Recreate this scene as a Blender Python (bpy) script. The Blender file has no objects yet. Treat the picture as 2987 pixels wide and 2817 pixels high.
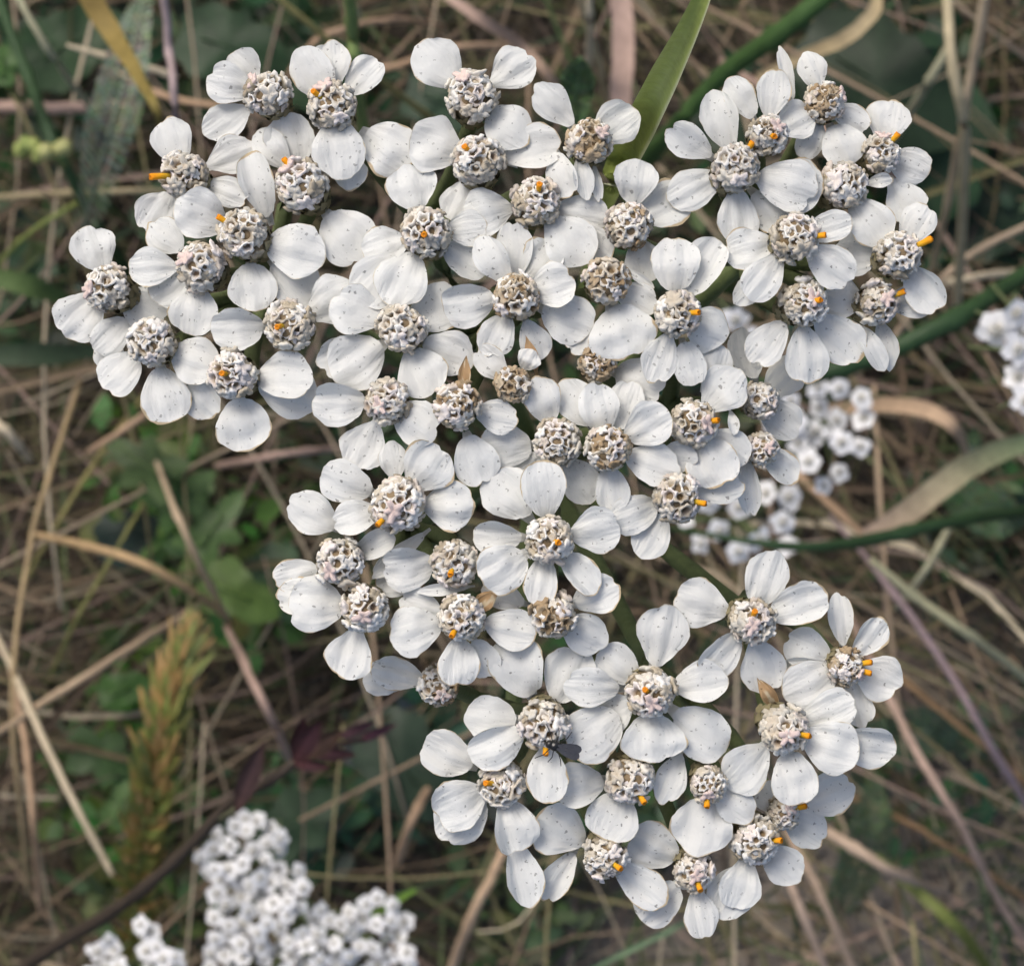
import bpy, math, random
import numpy as np
from mathutils import Vector, Matrix, noise as mnoise

# ------------------------------------------------------------------ camera, sky, sun, exposure
S = bpy.context.scene
COL = S.collection
CAM_Z = 0.62          # camera height above the soil (m)
K = 0.375             # picture width / distance
IW, IH = 2987.0, 2817.0
Z0 = 0.46             # height of the flower cluster

cam_d = bpy.data.cameras.new("camera")
cam = bpy.data.objects.new("camera", cam_d)
COL.objects.link(cam)
cam.location = (0, 0, CAM_Z)
cam_d.sensor_fit = 'HORIZONTAL'
cam_d.sensor_width = 36.0
cam_d.lens = 36.0 / K
cam_d.clip_start = 0.005
cam_d.clip_end = 100.0
cam_d.dof.use_dof = True
cam_d.dof.focus_distance = CAM_Z - Z0
cam_d.dof.aperture_fstop = 135.0
S.camera = cam

world = bpy.data.worlds.new("World")
S.world = world
world.use_nodes = True
wn = world.node_tree.nodes
wl = world.node_tree.links
bg = wn["Background"]
sky = wn.new("ShaderNodeTexSky")
sky.sky_type = 'NISHITA'
sky.sun_disc = False
SUN_EL, SUN_AZ = math.radians(50), math.radians(325)
sky.sun_elevation = SUN_EL
sky.sun_rotation = SUN_AZ
sky.air_density = 1.0
sky.dust_density = 4.8
sky.ozone_density = 1.0
wl.new(sky.outputs[0], bg.inputs[0])
bg.inputs[1].default_value = 0.15

sun_d = bpy.data.lights.new("sun", 'SUN')
sun_d.energy = 1.5
sun_d.angle = math.radians(24)
sun_d.color = (1.0, 0.97, 0.92)
sun = bpy.data.objects.new("sun", sun_d)
COL.objects.link(sun)
sdir = Vector((math.cos(SUN_EL) * math.sin(SUN_AZ), math.cos(SUN_EL) * math.cos(SUN_AZ), math.sin(SUN_EL)))
sun.rotation_euler = sdir.to_track_quat('Z', 'Y').to_euler()
sun.location = sdir * 2

S.view_settings.view_transform = 'Standard'
S.view_settings.look = 'None'
S.view_settings.exposure = 0.12
S.view_settings.gamma = 1.0
S.view_settings.use_curve_mapping = False
S.cycles.use_denoising = True
S.cycles.max_bounces = 3
S.cycles.use_adaptive_sampling = True
S.cycles.adaptive_threshold = 0.03
S.cycles.transparent_max_bounces = 8

rnd = random.Random(11)
U = rnd.uniform

# ------------------------------------------------------------------ pixel helpers
def P(px, py, z):
    d = (CAM_Z - z) * K
    return Vector(((px / IW - 0.5) * d, -(py - IH / 2) / IW * d, z))

def PXS(z):
    return (CAM_Z - z) * K / IW

# ------------------------------------------------------------------ mesh helpers
class MB:
    """collects shapes into one mesh"""
    def __init__(self):
        self.v, self.f, self.c, self.m, self.uv = [], [], [], [], []
    def add(self, vs, fs, col=(1, 1, 1), mat=0, uv=None):
        o = len(self.v)
        self.v.extend([tuple(p) for p in vs])
        if isinstance(col, list):
            self.c.extend(col)
        else:
            self.c.extend([col] * len(vs))
        self.uv.extend(uv if uv is not None else [(0, 0)] * len(vs))
        for f in fs:
            self.f.append([i + o for i in f])
            self.m.append(mat)
    def mesh(self, name, mats, origin=None, smooth=True, want_uv=False):
        me = bpy.data.meshes.new(name)
        v = self.v
        if origin is not None:
            ox, oy, oz = origin
            v = [(a - ox, b - oy, c - oz) for a, b, c in v]
        me.from_pydata(v, [], self.f)
        for m in mats:
            me.materials.append(m)
        if len(mats) > 1:
            me.polygons.foreach_set("material_index", self.m)
        if smooth:
            me.polygons.foreach_set("use_smooth", [True] * len(me.polygons))
        ca = me.color_attributes.new("Col", 'FLOAT_COLOR', 'POINT')
        arr = np.ones((len(v), 4), dtype=np.float32)
        arr[:, :3] = np.array(self.c, dtype=np.float32)
        ca.data.foreach_set("color", arr.ravel())
        if want_uv:
            ul = me.uv_layers.new(name="UVMap")
            li = np.zeros(len(me.loops), dtype=np.int32)
            me.loops.foreach_get("vertex_index", li)
            ul.data.foreach_set("uv", np.array(self.uv, dtype=np.float32)[li].ravel())
        me.update()
        return me

def link(name, me, loc=(0, 0, 0), parent=None):
    o = bpy.data.objects.new(name, me)
    COL.objects.link(o)
    o.location = loc
    if parent is not None:
        o.parent = parent
    return o

def tag(o, label=None, cat=None, group=None, kind=None):
    if label: o["label"] = label
    if cat: o["category"] = cat
    if group: o["group"] = group
    if kind: o["kind"] = kind
    return o

def frame(d):
    d = d.normalized()
    h = Vector((0, 0, 1)) if abs(d.z) < 0.9 else Vector((0, 1, 0))
    a = d.cross(h).normalized()
    return a, d.cross(a).normalized()

def spline(pts, n):
    """Catmull-Rom through pts (Vectors), n samples"""
    P_ = [pts[0] * 2 - pts[1]] + list(pts) + [pts[-1] * 2 - pts[-2]]
    out = []
    seg = len(pts) - 1
    for i in range(n):
        u = i / (n - 1) * seg
        k = min(int(u), seg - 1)
        t = u - k
        a, b, c, d = P_[k], P_[k + 1], P_[k + 2], P_[k + 3]
        out.append(0.5 * ((2 * b) + (c - a) * t + (2 * a - 5 * b + 4 * c - d) * t * t + (3 * b - a - 3 * c + d) * t ** 3))
    return out

def tube(mb, pts, rad, sides=6, col=(1, 1, 1), mat=0, cap=True):
    n = len(pts)
    vs, fs = [], []
    for i, p in enumerate(pts):
        d = (pts[min(i + 1, n - 1)] - pts[max(i - 1, 0)])
        a, b = frame(d)
        r = rad[i] if isinstance(rad, (list, tuple)) else rad
        for k in range(sides):
            an = 2 * math.pi * k / sides
            vs.append(p + a * (r * math.cos(an)) + b * (r * math.sin(an)))
    for i in range(n - 1):
        for k in range(sides):
            k2 = (k + 1) % sides
            fs.append([i * sides + k, i * sides + k2, (i + 1) * sides + k2, (i + 1) * sides + k])
    if cap:
        fs.append(list(range(sides))[::-1])
        fs.append([(n - 1) * sides + k for k in range(sides)])
    mb.add(vs, fs, col, mat)

def strip(mb, pts, wid, keel=0.25, twist=0.0, col=(1, 1, 1), mat=0, up=Vector((0, 0, 1)), cols=None):
    """a grass blade: a folded strip, 3 verts across"""
    n = len(pts)
    vs, fs, cc = [], [], []
    for i, p in enumerate(pts):
        d = (pts[min(i + 1, n - 1)] - pts[max(i - 1, 0)]).normalized()
        s = d.cross(up)
        if s.length < 1e-6: s = Vector((1, 0, 0))
        s.normalize()
        nn = s.cross(d)
        if twist:
            a = twist * i / (n - 1)
            s, nn = s * math.cos(a) + nn * math.sin(a), nn * math.cos(a) - s * math.sin(a)
        w = wid[i] if isinstance(wid, (list, tuple)) else wid
        vs += [p - s * w * .5 + nn * (w * keel), p, p + s * w * .5 + nn * (w * keel)]
        c = cols[i] if cols else col
        cc += [c, c, c]
    for i in range(n - 1):
        b = i * 3
        fs += [[b, b + 1, b + 4, b + 3], [b + 1, b + 2, b + 5, b + 4]]
    mb.add(vs, fs, cc, mat)

# ------------------------------------------------------------------ materials
def new_mat(name):
    m = bpy.data.materials.new(name)
    m.use_nodes = True
    nt = m.node_tree
    nt.nodes.clear()
    return m, nt, nt.nodes, nt.links

def N(nodes, typ, **kw):
    n = nodes.new(typ)
    for k, v in kw.items():
        setattr(n, k, v)
    return n

def math_node(nodes, links, op, a, b=None, c=None, clamp=False):
    n = nodes.new("ShaderNodeMath")
    n.operation = op
    n.use_clamp = clamp
    for i, x in enumerate((a, b, c)):
        if x is None: continue
        if isinstance(x, (int, float)): n.inputs[i].default_value = x
        else: links.new(x, n.inputs[i])
    return n.outputs[0]

def mix_col(nodes, links, fac, a, b, mode='MIX'):
    n = nodes.new("ShaderNodeMix")
    n.data_type = 'RGBA'
    n.blend_type = mode
    n.clamp_factor = True
    for idx, x in ((0, fac), (6, a), (7, b)):
        if isinstance(x, (int, float)): n.inputs[idx].default_value = x
        elif isinstance(x, tuple): n.inputs[idx].default_value = (*x, 1)
        else: links.new(x, n.inputs[idx])
    return n.outputs[2]

def ramp(nodes, links, fac, stops):
    n = nodes.new("ShaderNodeValToRGB")
    e = n.color_ramp.elements
    while len(e) < len(stops): e.new(0.5)
    for i, (p, c) in enumerate(stops):
        e[i].position = p
        e[i].color = (*c, 1) if len(c) == 3 else c
    links.new(fac, n.inputs[0])
    return n.outputs[0]

def plant_mat(name, scale=900, rough=0.6, spec=0.25, trans=0.0, var=0.35, bump=0.3, stretch=None):
    """colour comes from the Col attribute, with fibres, blotches and fine relief on it"""
    m, nt, n, l = new_mat(name)
    out = N(n, "ShaderNodeOutputMaterial")
    at = N(n, "ShaderNodeAttribute", attribute_name="Col")
    tc = N(n, "ShaderNodeTexCoord")
    mp = N(n, "ShaderNodeMapping")
    if stretch: mp.inputs[3].default_value = stretch
    l.new(tc.outputs["Object"], mp.inputs[0])
    nz = N(n, "ShaderNodeTexNoise"); nz.inputs["Scale"].default_value = scale; nz.inputs["Detail"].default_value = 4
    nz2 = N(n, "ShaderNodeTexNoise"); nz2.inputs["Scale"].default_value = scale * .16; nz2.inputs["Detail"].default_value = 3
    l.new(mp.outputs[0], nz.inputs[0]); l.new(mp.outputs[0], nz2.inputs[0])
    f = math_node(n, l, 'MULTIPLY_ADD', nz.outputs[0], var * 1.6, 1 - var * .8)
    f2 = math_node(n, l, 'MULTIPLY_ADD', nz2.outputs[0], var * 1.6, 1 - var * .8)
    ff = math_node(n, l, 'MULTIPLY', f, f2)
    c = N(n, "ShaderNodeVectorMath", operation='SCALE')
    l.new(at.outputs[0], c.inputs[0]); l.new(ff, c.inputs[3])
    pr = N(n, "ShaderNodeBsdfPrincipled")
    pr.inputs["Roughness"].default_value = rough
    pr.inputs["Specular IOR Level"].default_value = spec
    l.new(c.outputs[0], pr.inputs["Base Color"])
    if bump:
        bp = N(n, "ShaderNodeBump"); bp.inputs["Strength"].default_value = bump; bp.inputs["Distance"].default_value = 0.0003
        l.new(nz.outputs[0], bp.inputs["Height"]); l.new(bp.outputs[0], pr.inputs["Normal"])
    if trans > 0:
        tr = N(n, "ShaderNodeBsdfTranslucent"); l.new(c.outputs[0], tr.inputs[0])
        mx = N(n, "ShaderNodeMixShader"); mx.inputs[0].default_value = trans
        l.new(pr.outputs[0], mx.inputs[1]); l.new(tr.outputs[0], mx.inputs[2]); l.new(mx.outputs[0], out.inputs[0])
    else:
        l.new(pr.outputs[0], out.inputs[0])
    return m

def petal_mat():
    m, nt, n, l = new_mat("petal_white")
    out = N(n, "ShaderNodeOutputMaterial")
    at = N(n, "ShaderNodeAttribute", attribute_name="Col")
    tc = N(n, "ShaderNodeTexCoord")
    oi = N(n, "ShaderNodeObjectInfo")
    rr = oi.outputs["Random"]
    off = math_node(n, l, 'MULTIPLY', rr, 0.37)
    va = N(n, "ShaderNodeVectorMath", operation='ADD')
    cb = N(n, "ShaderNodeCombineXYZ")
    l.new(off, cb.inputs[0]); l.new(off, cb.inputs[1])
    l.new(tc.outputs["Object"], va.inputs[0]); l.new(cb.outputs[0], va.inputs[1])
    pos = va.outputs[0]
    # tiny soot-grey specks: sparse cells, their size uneven
    vo = N(n, "ShaderNodeTexVoronoi"); vo.inputs["Scale"].default_value = 3600
    nzd = N(n, "ShaderNodeTexNoise"); nzd.inputs["Scale"].default_value = 5200; nzd.inputs["Detail"].default_value = 2
    l.new(pos, nzd.inputs[0])
    dv = N(n, "ShaderNodeVectorMath", operation='SCALE'); l.new(nzd.outputs[1], dv.inputs[0]); dv.inputs[3].default_value = 0.00035
    pv = N(n, "ShaderNodeVectorMath", operation='ADD'); l.new(pos, pv.inputs[0]); l.new(dv.outputs[0], pv.inputs[1])
    l.new(pv.outputs[0], vo.inputs["Vector"])
    sp = N(n, "ShaderNodeSeparateColor"); l.new(vo.outputs["Color"], sp.inputs[0])
    size = math_node(n, l, 'MULTIPLY_ADD', sp.outputs[0], 0.46, -0.10)
    pick = math_node(n, l, 'GREATER_THAN', sp.outputs[1], 0.45)
    inside = math_node(n, l, 'SUBTRACT', size, vo.outputs["Distance"])
    inside = math_node(n, l, 'MULTIPLY', inside, 22.0, clamp=True)
    specks = math_node(n, l, 'MULTIPLY', inside, pick)
    specks = math_node(n, l, 'MULTIPLY', specks, math_node(n, l, 'MULTIPLY_ADD', sp.outputs[2], 0.55, 0.25))
    # faint blotches, veins along the petal
    nb = N(n, "ShaderNodeTexNoise"); nb.inputs["Scale"].default_value = 1100; nb.inputs["Detail"].default_value = 6; nb.inputs["Roughness"].default_value = 0.62
    l.new(pos, nb.inputs[0])
    base = mix_col(n, l, math_node(n, l, 'MULTIPLY_ADD', nb.outputs[0], 1.8, -0.5, clamp=True), (0.705, 0.72, 0.695), (0.82, 0.83, 0.805))
    warm = mix_col(n, l, math_node(n, l, 'MULTIPLY', math_node(n, l, 'FRACT', math_node(n, l, 'MULTIPLY', rr, 13.7)), 0.55), base, (0.76, 0.765, 0.735))
    base = mix_col(n, l, specks, warm, (0.20, 0.20, 0.19))
    # browned rims on some petals
    uv = N(n, "ShaderNodeUVMap"); uv.uv_map = "UVMap"
    su = N(n, "ShaderNodeSeparateXYZ"); l.new(uv.outputs[0], su.inputs[0])
    es = math_node(n, l, 'ABSOLUTE', math_node(n, l, 'MULTIPLY_ADD', su.outputs[0], 2.0, -1.0))
    ev = math_node(n, l, 'MULTIPLY_ADD', su.outputs[1], 2.0, -1.0)
    ed = math_node(n, l, 'MAXIMUM', es, ev)
    ed = math_node(n, l, 'ADD', ed, math_node(n, l, 'MULTIPLY', math_node(n, l, 'MINIMUM', ev, 0.0), 0.25))
    nr = N(n, "ShaderNodeTexNoise"); nr.inputs["Scale"].default_value = 650; nr.inputs["Detail"].default_value = 3
    l.new(pos, nr.inputs[0])
    amt = math_node(n, l, 'FRACT', math_node(n, l, 'MULTIPLY', rr, 7.31))
    thr = math_node(n, l, 'MULTIPLY_ADD', amt, -0.17, 1.07)
    thr = math_node(n, l, 'SUBTRACT', thr, math_node(n, l, 'MULTIPLY', math_node(n, l, 'SUBTRACT', nr.outputs[0], 0.5), 0.5))
    rim = math_node(n, l, 'MULTIPLY', math_node(n, l, 'SUBTRACT', ed, thr), 16.0, clamp=True)
    rim = math_node(n, l, 'MULTIPLY', rim, 0.75)
    base = mix_col(n, l, rim, base, (0.46, 0.31, 0.12))
    rim2 = math_node(n, l, 'MULTIPLY', math_node(n, l, 'SUBTRACT', math_node(n, l, 'MULTIPLY_ADD', nr.outputs[0], 0.16, ed), 1.03), 18.0, clamp=True)
    base = mix_col(n, l, math_node(n, l, 'MULTIPLY', rim2, 0.45), base, (0.50, 0.42, 0.26))
    # withered petals carry their brown in Col
    base = mix_col(n, l, 1.0, base, at.outputs[0], 'MULTIPLY')
    wv = N(n, "ShaderNodeTexNoise"); wv.inputs["Scale"].default_value = 1.0; wv.inputs["Detail"].default_value = 4
    mv = N(n, "ShaderNodeMapping"); mv.inputs[3].default_value = (9.0, 1.6, 1.0)
    l.new(uv.outputs[0], mv.inputs[0])
    ao = N(n, "ShaderNodeVectorMath", operation='ADD'); l.new(mv.outputs[0], ao.inputs[0]); l.new(cb.outputs[0], ao.inputs[1])
    l.new(ao.outputs[0], wv.inputs[0])
    hsum = math_node(n, l, 'MULTIPLY_ADD', nb.outputs[0], 0.8, wv.outputs[0])
    bp = N(n, "ShaderNodeBump"); bp.inputs["Strength"].default_value = 0.75; bp.inputs["Distance"].default_value = 0.00014
    l.new(hsum, bp.inputs["Height"])
    pr = N(n, "ShaderNodeBsdfPrincipled")
    pr.inputs["Roughness"].default_value = 0.62
    pr.inputs["Specular IOR Level"].default_value = 0.22
    l.new(base, pr.inputs["Base Color"]); l.new(bp.outputs[0], pr.inputs["Normal"])
    tr = N(n, "ShaderNodeBsdfTranslucent"); l.new(base, tr.inputs[0])
    mx = N(n, "ShaderNodeMixShader"); mx.inputs[0].default_value = 0.22
    l.new(pr.outputs[0], mx.inputs[1]); l.new(tr.outputs[0], mx.inputs[2]); l.new(mx.outputs[0], out.inputs[0])
    return m

def soil_mat():
    m, nt, n, l = new_mat("soil")
    out = N(n, "ShaderNodeOutputMaterial")
    tc = N(n, "ShaderNodeTexCoord")
    a = N(n, "ShaderNodeTexNoise"); a.inputs["Scale"].default_value = 60; a.inputs["Detail"].default_value = 8
    b = N(n, "ShaderNodeTexNoise"); b.inputs["Scale"].default_value = 420; b.inputs["Detail"].default_value = 5
    v = N(n, "ShaderNodeTexVoronoi"); v.inputs["Scale"].default_value = 260
    for x in (a, b): l.new(tc.outputs["Object"], x.inputs[0])
    l.new(tc.outputs["Object"], v.inputs["Vector"])
    c = ramp(n, l, a.outputs[0], [(0.3, (0.045, 0.038, 0.028)), (0.55, (0.11, 0.094, 0.074)), (0.75, (0.19, 0.165, 0.135))])
    c2 = mix_col(n, l, math_node(n, l, 'MULTIPLY', b.outputs[0], 0.6), c, (0.12, 0.10, 0.08))
    # bare, paler soil in one patch
    gm = N(n, "ShaderNodeMapping"); gm.inputs[1].default_value = (-0.075, 0.105, 0.0)
    l.new(tc.outputs["Object"], gm.inputs[0])
    ln = N(n, "ShaderNodeVectorMath", operation='LENGTH'); l.new(gm.outputs[0], ln.inputs[0])
    pm = math_node(n, l, 'MULTIPLY_ADD', a.outputs[0], 0.06, ln.outputs["Value"])
    pm = math_node(n, l, 'MULTIPLY_ADD', pm, -18.0, 2.2, clamp=True)
    pale = mix_col(n, l, b.outputs[0], (0.17, 0.145, 0.12), (0.36, 0.32, 0.275))
    c2 = mix_col(n, l, pm, c2, pale)
    pr = N(n, "ShaderNodeBsdfPrincipled"); pr.inputs["Roughness"].default_value = 0.95; pr.inputs["Specular IOR Level"].default_value = 0.1
    l.new(c2, pr.inputs["Base Color"])
    h = math_node(n, l, 'ADD', b.outputs[0], v.outputs["Distance"])
    bp = N(n, "ShaderNodeBump"); bp.inputs["Strength"].default_value = 0.9; bp.inputs["Distance"].default_value = 0.004
    l.new(h, bp.inputs["Height"]); l.new(bp.outputs[0], pr.inputs["Normal"]); l.new(pr.outputs[0], out.inputs[0])
    return m

M_PETAL = petal_mat()
M_FLORET = plant_mat("floret", scale=3000, rough=0.7, spec=0.15, trans=0.12, var=0.22, bump=0.35)
M_GREEN = plant_mat("stem_green", scale=1500, rough=0.6, var=0.35, bump=0.4)
M_ANTHER = plant_mat("anther", scale=4000, rough=0.6, var=0.3, bump=0.3)
M_STRAW = plant_mat("dry_straw", scale=500, rough=0.65, spec=0.2, trans=0.12, var=0.4, bump=0.25)
M_LEAF = plant_mat("green_leaf", scale=500, rough=0.5, spec=0.35, trans=0.25, var=0.4, bump=0.4)
M_FARPETAL = plant_mat("far_petal", scale=900, rough=0.6, spec=0.2, trans=0.2, var=0.14, bump=0.2)
M_FLY = plant_mat("fly_black", scale=3000, rough=0.3, spec=0.5, var=0.3, bump=0.2)
M_SOIL = soil_mat()

# ------------------------------------------------------------------ the ground
def ground():
    mb = MB()
    xs = [-12, -4, -1.2] + [-0.4 + 0.8 * i / 100 for i in range(101)] + [1.2, 4, 12]
    n = len(xs)
    vs = []
    for y in xs:
        for x in xs:
            z = 0.0
            if abs(x) < .41 and abs(y) < .41:
                q = Vector((x * 22, y * 22, 0))
                z = 0.005 * mnoise.noise(q) + 0.0025 * mnoise.noise(q * 3.1) + 0.0012 * mnoise.noise(q * 8)
            vs.append((x, y, z))
    fs = [[j * n + i, j * n + i + 1, (j + 1) * n + i + 1, (j + 1) * n + i] for j in range(n - 1) for i in range(n - 1)]
    mb.add(vs, fs)
    o = link("ground", mb.mesh("ground", [M_SOIL]))
    tag(o, kind="structure")
ground()

# ------------------------------------------------------------------ the flower heads, traced as (centre, length, width, layer)
TS = 1985.0 / 900.0
TILES = dict(A=(100, 80), B=(750, 80), C=(1400, 80), D=(1900, 80), E=(100, 700), F=(750, 700), G=(1400, 700),
             H=(1900, 700), I=(750, 1300), J=(1400, 1300), K=(1900, 1500), L=(1150, 1900), M=(1750, 1900))
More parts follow.
